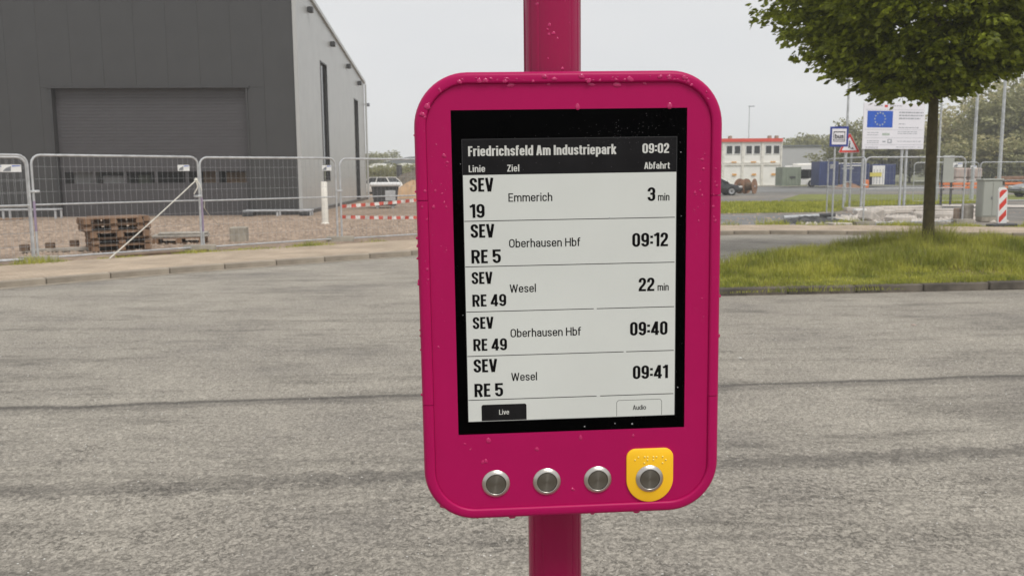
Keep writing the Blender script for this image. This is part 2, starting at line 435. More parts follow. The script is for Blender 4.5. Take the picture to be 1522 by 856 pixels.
# ================================================================== THE SETTING
def sheet(name, pts, z, m, kind='structure', **kw):
    b = MB(); b.add([(p[0], p[1], z) for p in pts], [tuple(range(len(pts)))], m)
    return b.build(name, kind=kind, **kw)
def smooth_line(pts, step=1.0):
    """Catmull-Rom through the points, then resampled to equal steps."""
    out = []; n = len(pts)
    for i in range(n-1):
        p0, p1, p2, p3 = (Vector(pts[max(0, min(n-1, j))]) for j in (i-1, i, i+1, i+2))
        for k in range(20):
            t = k/20; out.append(.5*((2*p1)+(p2-p0)*t+(2*p0-5*p1+4*p2-p3)*t*t+(3*p1-p0-3*p2+p3)*t*t*t))
    out.append(Vector(pts[-1]))
    res = [out[0].copy()]; acc = 0.
    for a, b in zip(out, out[1:]):
        seg = (b-a).length
        while acc + seg >= step:
            a = a.lerp(b, (step-acc)/seg); seg = (b-a).length; res.append(a.copy()); acc = 0.
        acc += seg
    return res
def offset(line, d):
    out = []
    for i, p in enumerate(line):
        t = (line[min(i+1, len(line)-1)] - line[max(i-1, 0)]).normalized(); out.append(p + Vector((-t.y, t.x))*d)
    return out

sheet('ground', [(-640, -60), (640, -60), (640, 520), (-640, 520)], -.02, 'far_field')
sheet('road', [(-40, -30), (60, -30), (60, 30), (-40, 30)], -.004, 'old_asphalt')

kline = smooth_line([(-20, 1.0), (-12, 9.4), (-7.9, 13.45), (-5.48, 15.75), (-2.0, 18.5), (1.8, 21.6), (5.74, 23.9), (9.2, 23.6), (13.1, 22.4), (22, 20), (34, 17)], 1.0)
b1, b2 = offset(kline, .14), offset(kline, 2.75)
pv = MB(); n = len(kline)
vs = [(p.x, p.y, .094) for p in b1] + [(p.x, p.y, .094) for p in b2] + [(p.x, p.y, -.03) for p in b2]
pv.add(vs, [(i, i+1, n+i+1, n+i) for i in range(n-1)] + [(n+i, n+i+1, 2*n+i+1, 2*n+i) for i in range(n-1)], 'pavers')
pavement = pv.build('pavement', kind='structure')
# kerb: every kerb stone a piece of its own
ks = MB(); ks.bbox((0, 0, .045), (.985, .135, .11), .012, 'kerb_concrete'); kerb_stone = ks.build('kerb_stone', pavement)
first = True
for i in range(n-1):
    a, c = kline[i], kline[i+1]; mid = (a+c)/2; t = (c-a); rz = math.atan2(t.y, t.x)
    nn = Vector((-t.y, t.x)).normalized()
    loc = (mid.x+nn.x*.0675, mid.y+nn.y*.0675, rnd.uniform(-.004, .003))
    if first: kerb_stone.location = loc; kerb_stone.rotation_euler = (0, 0, rz); first = False
    else: inst(kerb_stone, loc, (rnd.uniform(-.01, .01), 0, rz))
# gutter strip of pale concrete along the kerb foot
g2 = offset(kline, -.22); gm = MB()
gm.add([(p.x, p.y, .0012) for p in g2] + [(p.x, p.y, .0012) for p in kline], [(i, i+1, n+i+1, n+i) for i in range(n-1)], 'kerb_concrete')
gm.build('gutter_strip', kind='structure')

# gravel lot on the left, building site on the right
b2v = [(p.x, p.y) for p in b2]
left = [p for p in b2v if p[0] < 1.5]; right = [p for p in b2v if p[0] >= 1.0]
sheet('gravel_lot', left + [(1.5, 120), (-70, 120), (-70, 6)], .05, 'gravel_brown')
sheet('building_site_ground', right + [(60, 40), (60, 100), (1.2, 100)], .045, 'site_ground')
sheet('site_road', [(2, 71), (90, 74), (90, 98), (2, 98)], .05, 'site_road')
sheet('site_side_road', [(2, 26.5), (12.2, 27.2), (13.5, 33.0), (2, 34.2)], .049, 'site_road')
# green verges with real blades
def blades(name, pts_fn, count, h0, h1, w, m, seed, lean=.35, parent=None, clump=None, **kw):
    rs = np.random.RandomState(seed)
    XY = pts_fn(rs, count); cnt = len(XY)
    H = rs.uniform(h0, h1, cnt)*(XY[:, 3] if XY.shape[1] > 3 else 1)
    th = rs.uniform(0, 2*np.pi, cnt); le = rs.uniform(.05, lean, cnt)*H; fa = rs.uniform(0, np.pi, cnt)
    dx, dy = np.cos(th)*le, np.sin(th)*le; wx, wy = np.cos(fa)*w/2, np.sin(fa)*w/2
    base = XY[:, :3]
    V = np.zeros((cnt, 5, 3))
    V[:, 0] = base + np.stack([-wx, -wy, 0*wx], 1); V[:, 1] = base + np.stack([wx, wy, 0*wx], 1)
    V[:, 2] = base + np.stack([dx*.35+wx*.8, dy*.35+wy*.8, H*.55], 1); V[:, 3] = base + np.stack([dx*.35-wx*.8, dy*.35-wy*.8, H*.55], 1)
    V[:, 4] = base + np.stack([dx, dy, H], 1)
    i = np.arange(cnt)[:, None]*5
    F = np.concatenate([i+np.array([0, 1, 2]), i+np.array([0, 2, 3]), i+np.array([3, 2, 4])])
    return big_mesh(name, V, F, m, parent, kind='stuff', **kw)
def in_poly(poly, XY):
    x, y = XY[:, 0], XY[:, 1]; c = np.zeros(len(x), bool); n = len(poly)
    for i in range(n):
        x1, y1 = poly[i]; x2, y2 = poly[(i+1) % n]
        k = ((y1 > y) != (y2 > y)) & (x < (x2-x1)*(y-y1)/(y2-y1+1e-12)+x1); c ^= k
    return c
def poly_pts(poly, zf, hf=None):
    P_ = np.array(poly); lo, hi = P_.min(0), P_.max(0)
    def fn(rs, count):
        out = []
        tot = 0
        while tot < count:
            q = rs.uniform(lo, hi, (count, 2)); q = q[in_poly(poly, q)]
            if hf is not None:
                k = hf(q, rs); q = np.column_stack([q, zf(q), k]); q = q[k > .02]
            else: q = np.column_stack([q, zf(q)])
            out.append(q); tot += len(q)
        return np.concatenate(out)[:count]
    return fn
def hashnoise(q, s, seed):
    rs = np.random.RandomState(seed); ph = rs.uniform(0, 6.28, (6, 2)); fr = rs.uniform(.4, 1.6, (6, 2))*s; v = 0
    for k in range(6): v = v + np.sin(q[:, 0]*fr[k, 0]+ph[k, 0])*np.cos(q[:, 1]*fr[k, 1]+ph[k, 1])
    return v/6*1.6+.5

vg = [G(1040, 320), G(1240, 317), G(1290, 308), G(1470, 303), G(1470, 300), G(1040, 303)]
vg = [(p.x, p.y) for p in vg]
sheet('grass_verge', vg, .055, 'verge_green')
blades('verge_grass', poly_pts(vg, lambda q: q[:, 0]*0+.05), 16000, .06, .16, .03, 'tall_grass', 3, label='short bright green grass on the long verge across the building site', cat='grass')
vg2 = [G(1160, 299), G(1540, 299.), G(1540, 291), G(1190, 290)]; vg2 = [(p.x, p.y) for p in vg2]
sheet('far_verge', vg2, .058, 'verge_green')
k1 = [G(1040, 302.6), G(1290, 301.6), G(1290, 300.6), G(1040, 301.4)]
sheet('pale_edging', [(p.x, p.y) for p in k1], .075, 'kerb_concrete')
k2 = [G(1400, 309), G(1560, 311.4), G(1560, 307.5), G(1400, 306)]
sheet('white_edging_line', [(p.x, p.y) for p in k2], .075, 'rubble_pale')

# ------------------------------------------------------------------ grass island with its kerb and the tree
fl = smooth_line([(.9, 12.15), (1.5, 11.95), (2.85, 12.0), (7.3, 12.46), (14, 13.2), (22, 14.2)], 1.0)
isl = [(p.x, p.y) for p in fl] + [(22, 20), (14, 19.4), (9, 18.2), (6.4, 17.2), (5.0, 16.1), (3.8, 14.6), (2.4, 13.3), (1.1, 12.8)]
def mound(q):
    d = np.clip((q[:, 1]-12.1-.06*q[:, 0])/2.2, 0, 1); return .10+.07*d*d*(3-2*d)
isl_in = [(p.x, p.y) for p in offset(fl, .1)] + isl[len(fl):]
bm_ = MB(); xs = np.linspace(.5, 22, 44); ys = np.linspace(11.8, 20, 22)
# terrain as a clipped grid
gridv = []; idx = {}
for ix, x in enumerate(xs):
    for iy, y in enumerate(ys):
        gridv.append((x, y))
gq = np.array(gridv); inside = in_poly(isl_in, gq); gz = mound(gq)
vs = [(gq[i, 0], gq[i, 1], gz[i]) for i in range(len(gq))]; fs = []
for ix in range(43):
    for iy in range(21):
        a = ix*22+iy; q = (a, a+22, a+23, a+1)
        if all(inside[k] for k in q): fs.append(q)
bm_.add(vs, fs, 'soil_grass')
bm_.add([(p[0], p[1], .10) for p in isl_in], [tuple(range(len(isl_in)))], 'soil_grass')
island = bm_.build('grass_island', kind='structure')
ks2 = MB(); ks2.bbox((0, 0, .05), (.985, .15, .125), .015, 'kerb_dark'); kd = None
for i in range(len(fl)-1):
    a, c = fl[i], fl[i+1]; t = c-a; nn = Vector((-t.y, t.x)).normalized(); mid = (a+c)/2
    loc = (mid.x+nn.x*.075, mid.y+nn.y*.075, rnd.uniform(-.012, .004)); rot = (rnd.uniform(-.04, .03), 0, math.atan2(t.y, t.x)+rnd.uniform(-.008, .008))
    if kd is None: kd = ks2.build('kerb_stone', island); kd.location = loc; kd.rotation_euler = rot
    else: inst(kd, loc, rot)
TREE = Vector((7.86, 16.5, .16))
def hf(q, rs):
    d = np.hypot(q[:, 0]-TREE.x, q[:, 1]-TREE.y)
    back = np.clip((q[:, 1]-12.2-.06*q[:, 0])/1.6, .30, 1)
    return np.clip(back*(.45+.75*hashnoise(q, 2.6, 4)) + 1.35*np.exp(-(d/.8)**2), .15, 2.3)
visible = [p for p in isl_in if p[0] <= 14.1]; visible = [q for q in visible]
vis_poly = [(p.x, p.y) for p in offset(fl, .07) if p.x < 13.6] + [(13.6, 19.3), (9, 18.1), (6.4, 17.1), (5.0, 16.0), (3.8, 14.5), (2.4, 13.2), (1.1, 12.7)]
blades('island_grass', poly_pts(vis_poly, mound, hf), 110000, .09, .28, .0085, 'tall_grass', 11, .6, label='long uneven green grass covering the traffic island', cat='grass')
blades('dry_stalks', poly_pts(vis_poly, mound, hf), 9000, .16, .34, .004, 'dry_grass', 12, .5, label='thin dry seed stalks standing above the island grass', cat='grass')
def along(line, w, off):
    L_ = [np.array((p.x, p.y)) for p in line]
    def fn(rs, count):
        k = rs.randint(0, len(L_)-1, count); t = rs.rand(count)
        A = np.array(L_)[k]; B = np.array(L_)[k+1]; q = A+(B-A)*t[:, None]; d = B-A; nn = np.stack([-d[:, 1], d[:, 0]], 1)/np.linalg.norm(d, axis=1)[:, None]
        q = q + nn*(off+rs.normal(0, w, count))[:, None]; h = np.clip(hashnoise(q, 2.4, 8)*2.0-.5, 0, 1.6)
        o = np.column_stack([q, np.full(count, .04), h]); return o[h > .08]
    return fn
blades('kerb_weeds', along(fl, .03, -.01), 3500, .03, .10, .008, 'tall_grass', 21, .8, label='small weeds growing along the foot of the island kerb', cat='weeds')
blades('verge_tufts', along([p for p in kline if p.x < 3], .16, 2.85), 16000, .05, .15, .010, 'tall_grass', 22, .7, label='thin row of grass tufts behind the left pavement', cat='grass')
blades('site_tufts', along([p for p in kline if 5 < p.x < 20], .35, 3.3), 9000, .06, .22, .014, 'tall_grass', 23, .7, label='grass tufts behind the pavement beside the building site fence', cat='grass')

def tree_wood(parent, base, h, r, limbs, seed, m='bark', spread=1., zc=0., name='trunk'):
    rr = random.Random(seed); b = MB()
    pts = [Vector((0, 0, -.05)), Vector((.01, 0, .12)), Vector((.0, 0, .6)), Vector((-.02, .01, h*.35)), Vector((-.03, .02, h*.7)), Vector((-.02, .03, h))]
    b.tube(pts, [r*1.55, r*1.15, r*1.0, r*.9, r*.55, r*.15], m, 12)
    t = b.build(name, parent, smooth=True)
    lb = MB()
    for (z0, az, ln, el, r0) in limbs:
        p = Vector((0, 0, z0)); d = Vector((math.cos(az)*math.cos(el), math.sin(az)*math.cos(el), math.sin(el)))
        q = [p]; cur = p.copy()
        for k in range(5):
            cur = cur + d*ln/5 + Vector((rr.uniform(-.04, .04), rr.uniform(-.04, .04), rr.uniform(-.02, .04)))*ln*.4; q.append(cur.copy())
        lb.tube(q, [r0*(1-k*.17) for k in range(6)], m, 6)
        for k in (2, 3, 4):
            for sgn in (-1, 1):
                az2 = az + sgn*rr.uniform(.5, 1.0); l2 = ln*rr.uniform(.3, .45)
                e = q[k] + Vector((math.cos(az2), math.sin(az2), rr.uniform(-.05, .35)))*l2
                lb.tube([q[k], (q[k]+e)/2+Vector((0, 0, .04)), e], [r0*.4, r0*.28, r0*.1], m, 5)
    lb.build('limbs', parent, smooth=True)
    return t
def leaf_cloud(centers, dirs, per, L0, W0, spread, seed, droop=.25):
    """flat sprays of folded leaves round each twig centre"""
    rs = np.random.RandomState(seed); C = np.repeat(centers, per, 0); D = np.repeat(dirs, per, 0); n = len(C)
    D = D/np.linalg.norm(D, axis=1)[:, None]
    up = np.array([0, 0, 1.]); S = np.cross(D, up); S /= np.linalg.norm(S, axis=1)[:, None]+1e-9; U = np.cross(S, D)
    a = rs.uniform(-1, 1, n); bb = rs.uniform(-1, 1, n)
    pos = C + D*(a*spread)[:, None] + S*(bb*spread*.55*(1-.5*np.abs(a)))[:, None] + U*(rs.normal(0, .12, n)*spread)[:, None]
    pos[:, 2] -= droop*spread*(np.abs(bb)+np.maximum(a, 0))*.6
    ax = D + S*(np.sign(bb)*rs.uniform(.4, 1.2, n))[:, None] + rs.normal(0, .35, (n, 3)); ax[:, 2] -= .25+rs.uniform(0, .5, n)
    ax /= np.linalg.norm(ax, axis=1)[:, None]
    nr = rs.normal(0, .75, (n, 3)); nr[:, 2] += .8; sd_ = np.cross(ax, nr); sd_ /= np.linalg.norm(sd_, axis=1)[:, None]+1e-9; nn = np.cross(sd_, ax)
    sc = rs.uniform(.7, 1.25, n); Ln = (L0*sc)[:, None]; Wd = (W0*sc/2)[:, None]
    V = np.zeros((n, 6, 3)); V[:, 0] = pos; V[:, 1] = pos + ax*Ln*.38 + sd_*Wd - nn*Ln*-.05; V[:, 2] = pos + ax*Ln*.42 - nn*Ln*.08; V[:, 3] = pos + ax*Ln*.38 - sd_*Wd + nn*Ln*.05
    V[:, 4] = pos + ax*Ln; V[:, 5] = pos + ax*Ln*.7 + sd_*Wd*.7
    i = np.arange(n)[:, None]*6
    F = np.concatenate([i+np.array([0, 2, 5, 1]), i+np.array([0, 3, 4, 2]), i+np.array([2, 4, 4, 5])[[0, 1, 3, 3]]])
    F = np.concatenate([i+np.array([0, 2, 1]), i+np.array([0, 3, 2]), i+np.array([1, 2, 5]), i+np.array([2, 4, 5]), i+np.array([3, 4, 2])])
    return V, F
tree = thing('street_tree', 'young broadleaf street tree with dense green crown standing on the grass island', 'tree', TREE)
limbs = []
lr = random.Random(3)
for k in range(17):
    z0 = 2.85 + k*.21; limbs.append((z0, k*2.4+lr.uniform(-.3, .3), lr.uniform(1.5, 2.4)*(.5 if k < 3 else 1 if k < 10 else .8), R(lr.uniform(12, 38)), .045 if k < 9 else .03))
tree_wood(tree, TREE, 6.5, .103, limbs, 5)
def crown_centres(n, seed):
    rs = np.random.RandomState(seed); Z = [2.80, 2.98, 3.15, 3.38, 3.7, 4.15, 4.6, 5.3, 6.4, 7.4, 8.1]; Rr = [.35, .95, 1.4, 1.75, 2.1, 2.5, 2.8, 3.1, 2.9, 2.0, .6]
    out = []; dr = []
    while len(out) < n:
        z = rs.uniform(2.85, 7.9) if rs.rand() < .45 else rs.uniform(2.85, 5.3)
        az = rs.uniform(0, 2*np.pi); rm = np.interp(z, Z, Rr)
        rm *= 1 + .07*np.sin(az*5+z*3) + .05*np.sin(az*11-z*5)
        c = math.cos(az)
        if c > 0 and z < 3.9: rm *= 1 - .52*c*(3.9-z)/1.2
        
        f = rs.beta(3.0, 1.0)*rs.choice([1, 1, 1, 1.06, 1.14])
        r_ = rm*f*.96
        out.append((r_*math.cos(az)-.10, r_*math.sin(az), z + .10 + .12*f + rs.normal(0, .10)))
        dr.append((math.cos(az), math.sin(az), rs.uniform(-.22, .18)))
    return np.array(out), np.array(dr)
cc, cd = crown_centres(1500, 9)
V, F = leaf_cloud(cc, cd, 36, .13, .085, .36, 10)
big_mesh('crown', V, F, 'hornbeam_leaves', tree, kind='stuff')

# ================================================================== DEPARTURE DISPLAY AND POLE
DL = Vector((.05664576, .82794345, 1.59780735)); DR = (R(-.013), R(-.521), R(3.9376))
mm = .001
disp = thing('departure_display', 'magenta departure board with screen and four steel push buttons on the magenta pole', 'departure board', DL, rot=DR)
# contour of the rounded housing, inset by d
HW, ZT, ZB, RC = 145*mm, 195.8*mm, -232.6*mm, 50*mm
def contour(d, z_lo=None, z_hi=None, ys=0., n=14, which='all', Rc=None):
    """counter-clockwise from the right seam; which: 'upper','lower','all'"""
    Rr = max((Rc or RC) - d, .002); x = HW - d; zt = ZT - d; zb = ZB + d
    def arc(cx, cz, a0): return [(cx + Rr*math.cos(a0+math.pi/2*k/n), cz + Rr*math.sin(a0+math.pi/2*k/n)) for k in range(n+1)]
    up = arc(x-Rr, zt-Rr, 0) + arc(-x+Rr, zt-Rr, math.pi/2); lo = arc(-x+Rr, zb+Rr, math.pi) + arc(x-Rr, zb+Rr, 1.5*math.pi)
    if which == 'upper': return [(x, z_lo)] + up + [(-x, z_lo)]
    if which == 'lower': return [(-x, z_hi)] + lo + [(x, z_hi)]
    return up + lo
def prof_pts():        # (inset, y): back edge -> rounded outer edge -> front face -> step down to the panel
    p = [(.0015, .046), (.0, .040), (0, .0045)]
    p += [(.0042*(1-math.cos(t)), .0045-.0071*math.sin(t)) for t in (R(22), R(45), R(67), R(90))]
    p += [(.0092, -.0030), (.0098, -.0028), (.0107, -.0019), (.0110, -.0014), (.0110, .0035)]
    return p
def sweep(name, which, **kw):
    b = MB(); pr = prof_pts(); rows = [contour(d, 79.3*mm, -116.3*mm, which=which) for d, y in pr]
    m = len(rows[0]); vs = [(x, pr[k][1], z) for k, r in enumerate(rows) for x, z in r]
    fs = []
    for k in range(len(pr)-1):
        for j in range(m-1): fs.append((k*m+j, k*m+j+1, (k+1)*m+j+1, (k+1)*m+j))
    for e in (0, m-1): fs.append(tuple(k*m+e for k in range(len(pr))))
    b.add(vs, fs, 'pink_powder_coat'); return b.build(name, disp, smooth=True, **kw)
sweep('upper_frame', 'upper'); sweep('lower_frame', 'lower')
for s in (1, -1):
    b = MB(); pr = prof_pts(); z0, z1 = 78.7*mm, -115.7*mm; K = len(pr)
    vs = [(s*(HW-d), y, z0) for d, y in pr] + [(s*(HW-d), y, z1) for d, y in pr]
    fs = [(k, k+1, K+k+1, K+k) for k in range(K-1)] + [tuple(range(K)), tuple(range(2*K-1, K-1, -1))]
    b.add(vs, fs, 'pink_powder_coat'); b.build('side_frame', disp, smooth=True)
b = MB()
cA = contour(.003); cB = contour(.012); nn_ = len(cA)
b.add([(x, .0035, z) for x, z in cA] + [(x, .050, z) for x, z in cA], [tuple(range(nn_-1, -1, -1)), tuple(range(nn_, 2*nn_))] + [(i, (i+1) % nn_, nn_+(i+1) % nn_, nn_+i) for i in range(nn_)], 'dark_gap')
b.build('housing', disp)
# front panel with the screen opening
GX0, GX1, GZ1, GZ0 = -111.0*mm, 110.8*mm, 161.2*mm, -147.2*mm
b = MB(); cf = contour(.0112); pan = [(x, z) for x, z in cf]
def ringpanel(outer, hole, y0, y1):
    """outer contour bridged to a rectangular hole, both extruded"""
    import bmesh
    bm = bmesh.new()
    vo = [bm.verts.new((x, y0, z)) for x, z in outer]; vh = [bm.verts.new((x, y0, z)) for x, z in hole]
    eo = [bm.edges.new((vo[i], vo[(i+1) % len(vo)])) for i in range(len(vo))]; eh = [bm.edges.new((vh[i], vh[(i+1) % len(vh)])) for i in range(len(vh))]
    bmesh.ops.triangle_fill(bm, use_beauty=True, edges=eo+eh)
    r = bmesh.ops.extrude_face_region(bm, geom=bm.faces[:])
    bmesh.ops.translate(bm, verts=[v for v in r['geom'] if isinstance(v, bmesh.types.BMVert)], vec=(0, y1-y0, 0))
    bmesh.ops.recalc_face_normals(bm, faces=bm.faces)
    me = bpy.data.meshes.new('front_panel'); bm.to_mesh(me); bm.free(); return me
me = ringpanel(pan, [(GX0, GZ0), (GX1, GZ0), (GX1, GZ1), (GX0, GZ1)], 0., .0032); me.materials.append(M['pink_powder_coat'])
fp = bpy.data.objects.new('front_panel', me); COL.objects.link(fp); fp.parent = disp
# glass and screen
b = MB(); cx, cz = (GX0+GX1)/2, (GZ0+GZ1)/2
b.box((cx, .0017, cz), (GX1-GX0-.0006, .0022, GZ1-GZ0-.0006), 'black_glass'); b.build('cover_glass', disp)
AX, AH = 101.35*mm, 134.66*mm
b = MB(); b.box((0, .00045, -16.5*mm), (2*AX-.0009, .0002, 236.4*mm), 'screen_sheet'); scr = b.build('screen', disp)
b = MB(); b.box((0, .00045, 118.2*mm), (2*AX-.0009, .0002, 32.8*mm), 'screen_header'); b.build('screen_header', disp)
# thin edge line round the active area
b = MB()
for sx in (-1, 1): b.box((sx*(AX-.0001), .00044, 0), (.0005, .0002, 2*AH), 'area_edge')
for sz in (-1, 1): b.box((0, .00044, sz*(AH-.0001)), (2*AX-.0008, .0002, .0005), 'area_edge')
b.build('active_area_edge', disp)
# row rules and tabs
def rule(z, gaps=()):
    xs_ = [-100.6] + [g for gg in gaps for g in gg] + [99.8]
    b = MB()
    for i in range(0, len(xs_), 2): b.box(((xs_[i]+xs_[i+1])/2*mm, .00030, z*mm), ((xs_[i+1]-xs_[i])*mm, .0001, .62*mm), 'screen_ink')
    b.build('row_line', scr)
rule(58.9); rule(16.0); rule(-27.1, [(21.5, 24.5)]); rule(-70.0, [(50.5, 53)]); rule(-113.0, [(24.0, 27.5)])
def tabshape(x0, x1, z0, z1, r, n=6):
    pts = [(x0, z0), (x1, z0)]
    pts += [(x1-r+r*math.cos(a), z1-r+r*math.sin(a)) for a in [math.pi/2*k/n for k in range(n+1)]]
    pts += [(x0+r+r*math.cos(a), z1-r+r*math.sin(a)) for a in [math.pi/2+math.pi/2*k/n for k in range(n+1)]]
    return [(x*mm, z*mm) for x, z in pts]
b = MB(); b.prism(tabshape(-88.2, -44.6, -133.9, -118.0, 2), .00034, .00026, 'screen_header', plane='XZ'); b.build('live_tab', scr)
b = MB(); o_ = tabshape(43.5, 88.4, -133.9, -117.9, 3); i_ = tabshape(43.85, 88.05, -133.9, -118.25, 2.7)
k = len(o_); b.add([(x, .00030, z) for x, z in o_] + [(x, .00030, z) for x, z in i_], [(i, (i+1) % k, k+(i+1) % k, k+i) for i in range(1, k)], 'screen_ink'); b.build('audio_tab', scr)

def glyph(ch, w, sw, sh, xh):
    """strokes of one condensed letter: cap height 1, ink width w, stem sw, bar sh; each stroke is (points with corner radius, closed)"""
    hx, hy = sw/2, sh/2; x0, x1, xm = hx, w-hx, w/2; y0, y1, xt = hy, 1-hy, xh-hy; r = (x1-x0)/2; q = r*.99
    O = lambda p: (p, False); Cc = lambda p: (p, True)
    def S_(top, h): return [O([(x1, h*.69), (x1, top, q), (x0, top, q), (x0, h*.60, q*.8), (x1, h*.41, q*.8), (x1, y0, q), (x0, y0, q), (x0, h*.31)])]
    if ch in 'O0': return [Cc([(x0, y0, q), (x1, y0, q), (x1, y1, q), (x0, y1, q)])]
    if ch == 'o': return [Cc([(x0, y0, q), (x1, y0, q), (x1, xt, q), (x0, xt, q)])]
    if ch == '1': return [O([(x1, 0), (x1, 1)]), O([(0, .80), (x1*.55, .855, .04), (x1, .97)])]
    if ch == '2': return [O([(x0, .66), (x0, y1, q), (x1, y1, q), (x1, .58, .12), (x0+.01, .20, .10), (x0+.01, y0)]), O([(0, y0), (w, y0)])]
    if ch == '3': return [O([(x0, .70), (x0, y1, q), (x1, y1, q), (x1, .53, q*.8), (w*.35, .53)]), O([(w*.35, .53), (x1, .53, q*.8), (x1, y0, q), (x0, y0, q), (x0, .29)])]
    if ch == '4': return [O([(w*.70, 0), (w*.70, 1)]), O([(0, .23), (w, .23)]), O([(w*.66, .97), (hx*.75, .23)])]
    if ch == '5': return [O([(w-.01, y1), (x0, y1)]), O([(x0, 1), (x0, .44)]), O([(x0, .50), (x0, .61, q*.7), (x1, .61, q), (x1, y0, q), (x0, y0, q), (x0, .28)])]
    if ch == '9': return [Cc([(x0, .40, q), (x1, .40, q), (x1, y1, q), (x0, y1, q)]), O([(x1, .65), (x1, y0, q), (x0, y0, q), (x0, .24)])]
    if ch == ':': return [O([(xm, .20), (xm, .20+sh*1.1)]), O([(xm, .62), (xm, .62+sh*1.1)])]
    if ch == 'A': return [O([(hx*.9, 0), (xm-hx*.25, 1)]), O([(w-hx*.9, 0), (xm+hx*.25, 1)]), O([(w*.22, .27), (w*.78, .27)])]
    if ch == 'V': return [O([(hx*.9, 1), (xm-hx*.25, 0)]), O([(w-hx*.9, 1), (xm+hx*.25, 0)])]
    if ch == 'v': return [O([(hx*.9, xh), (xm-hx*.2, 0)]), O([(w-hx*.9, xh), (xm+hx*.2, 0)])]
    if ch == 'W': return [O([(hx*.9, 1), (w*.27, 0)]), O([(xm, .97), (w*.27, 0)]), O([(xm, .97), (w*.73, 0)]), O([(w-hx*.9, 1), (w*.73, 0)])]
    if ch == 'E': return [O([(x0, 0), (x0, 1)]), O([(x0, y0), (w, y0)]), O([(x0, y1), (w, y1)]), O([(x0, .52), (w*.90, .52)])]
    if ch == 'F': return [O([(x0, 0), (x0, 1)]), O([(x0, y1), (w, y1)]), O([(x0, .50), (w*.90, .50)])]
    if ch == 'H': return [O([(x0, 0), (x0, 1)]), O([(x1, 0), (x1, 1)]), O([(x0, .52), (x1, .52)])]
    if ch == 'I': return [O([(xm, 0), (xm, 1)])]
    if ch == 'L': return [O([(x0, 0), (x0, 1)]), O([(x0, y0), (w, y0)])]
    if ch == 'Z': return [O([(0, y1), (w, y1)]), O([(0, y0), (w, y0)]), O([(x1, 1-sh*.6), (x0, sh*.6)])]
    if ch == 'R': return [O([(x0, 0), (x0, 1)]), O([(x0, y1), (x1, y1, q*.9), (x1, .47, q*.9), (x0, .47)]), O([(w*.52, .48), (w-hx*.95, 0)])]
    if ch == 'S': return S_(y1, 1.)
    if ch == 's': return S_(xt, xh)
    if ch == 'a': return [O([(x0, xh*.70), (x0, xt, q), (x1, xt, q), (x1, 0)]), O([(x1, xh*.57), (x0, xh*.57, q), (x0, y0, q), (x1, y0, q*.8), (x1, xh*.35)])]
    if ch == 'b': return [O([(x0, 0), (x0, 1.03)]), Cc([(x0, y0, q), (x1, y0, q), (x1, xt, q), (x0, xt, q)])]
    if ch == 'd': return [O([(x1, 0), (x1, 1.03)]), Cc([(x0, y0, q), (x1, y0, q), (x1, xt, q), (x0, xt, q)])]
    if ch == 'p': return [O([(x0, -.24), (x0, xh)]), Cc([(x0, y0, q), (x1, y0, q), (x1, xt, q), (x0, xt, q)])]
    if ch == 'c': return [O([(x1, xh*.64), (x1, xt, q), (x0, xt, q), (x0, y0, q), (x1, y0, q), (x1, xh*.34)])]
    if ch == 'e': return [O([(x0, xh*.50), (x1, xh*.50)]), O([(x1, xh*.50-hy), (x1, xt, q), (x0, xt, q), (x0, y0, q), (x1, y0, q), (x1, xh*.28)])]
    if ch == 'f': return [O([(w*.36, 0), (w*.36, y1+.03, min(.12, q)), (w, y1+.03)]), O([(0, xt), (w*.95, xt)])]
    if ch == 'h': return [O([(x0, 0), (x0, 1.03)]), O([(x0, xh*.55), (x0, xt, q), (x1, xt, q), (x1, 0)])]
    if ch == 'n': return [O([(x0, 0), (x0, xh)]), O([(x0, xh*.55), (x0, xt, q), (x1, xt, q), (x1, 0)])]
    if ch == 'm':
        q2 = (xm-x0)/2*.99; return [O([(x0, 0), (x0, xh)]), O([(x0, xh*.6), (x0, xt, q2), (xm, xt, q2), (xm, 0)]), O([(xm, xh*.6), (xm, xt, q2), (x1, xt, q2), (x1, 0)])]
    if ch == 'u': return [O([(x1, 0), (x1, xh)]), O([(x1, xh*.45), (x1, y0, q), (x0, y0, q), (x0, xh)])]
    if ch == 'r': return [O([(x0, 0), (x0, xh)]), O([(x0, xh*.45), (x0, xt-.01, min(.16, (w-x0)*.8)), (w, xt)])]
    if ch == 'i': return [O([(xm, 0), (xm, xh)]), O([(xm, .87), (xm, 1.0)])]
    if ch == 'l': return [O([(xm, 0), (xm, 1.03)])]
    if ch == 'k': return [O([(x0, 0), (x0, 1.03)]), O([(x0, .26), (w-hx, xh)]), O([(w*.42, .40), (w-hx*.9, 0)])]
    if ch == 't': return [O([(w*.42, .93), (w*.42, y0, min(.10, w*.4)), (w, y0)]), O([(0, xt), (w, xt)])]
    return []
GW = {'B': dict(zip('FriedchsflAmInutpakSEV0123459:RZLbtW', [.37,.31,.17,.43,.44,.42,.44,.41,.27,.17,.50,.68,.18,.44,.44,.28,.44,.43,.45,.46,.37,.50,.46,.31,.44,.45,.49,.46,.46,.17,.48,.42,.36,.44,.28,.8])),
      'R': dict(zip('EmerichObausnHfWlAdivoLZFtkp', [.50,.80,.50,.32,.11,.48,.48,.60,.50,.48,.48,.46,.49,.62,.33,.90,.11,.60,.50,.11,.48,.52,.48,.54,.50,.32,.48,.50]))}
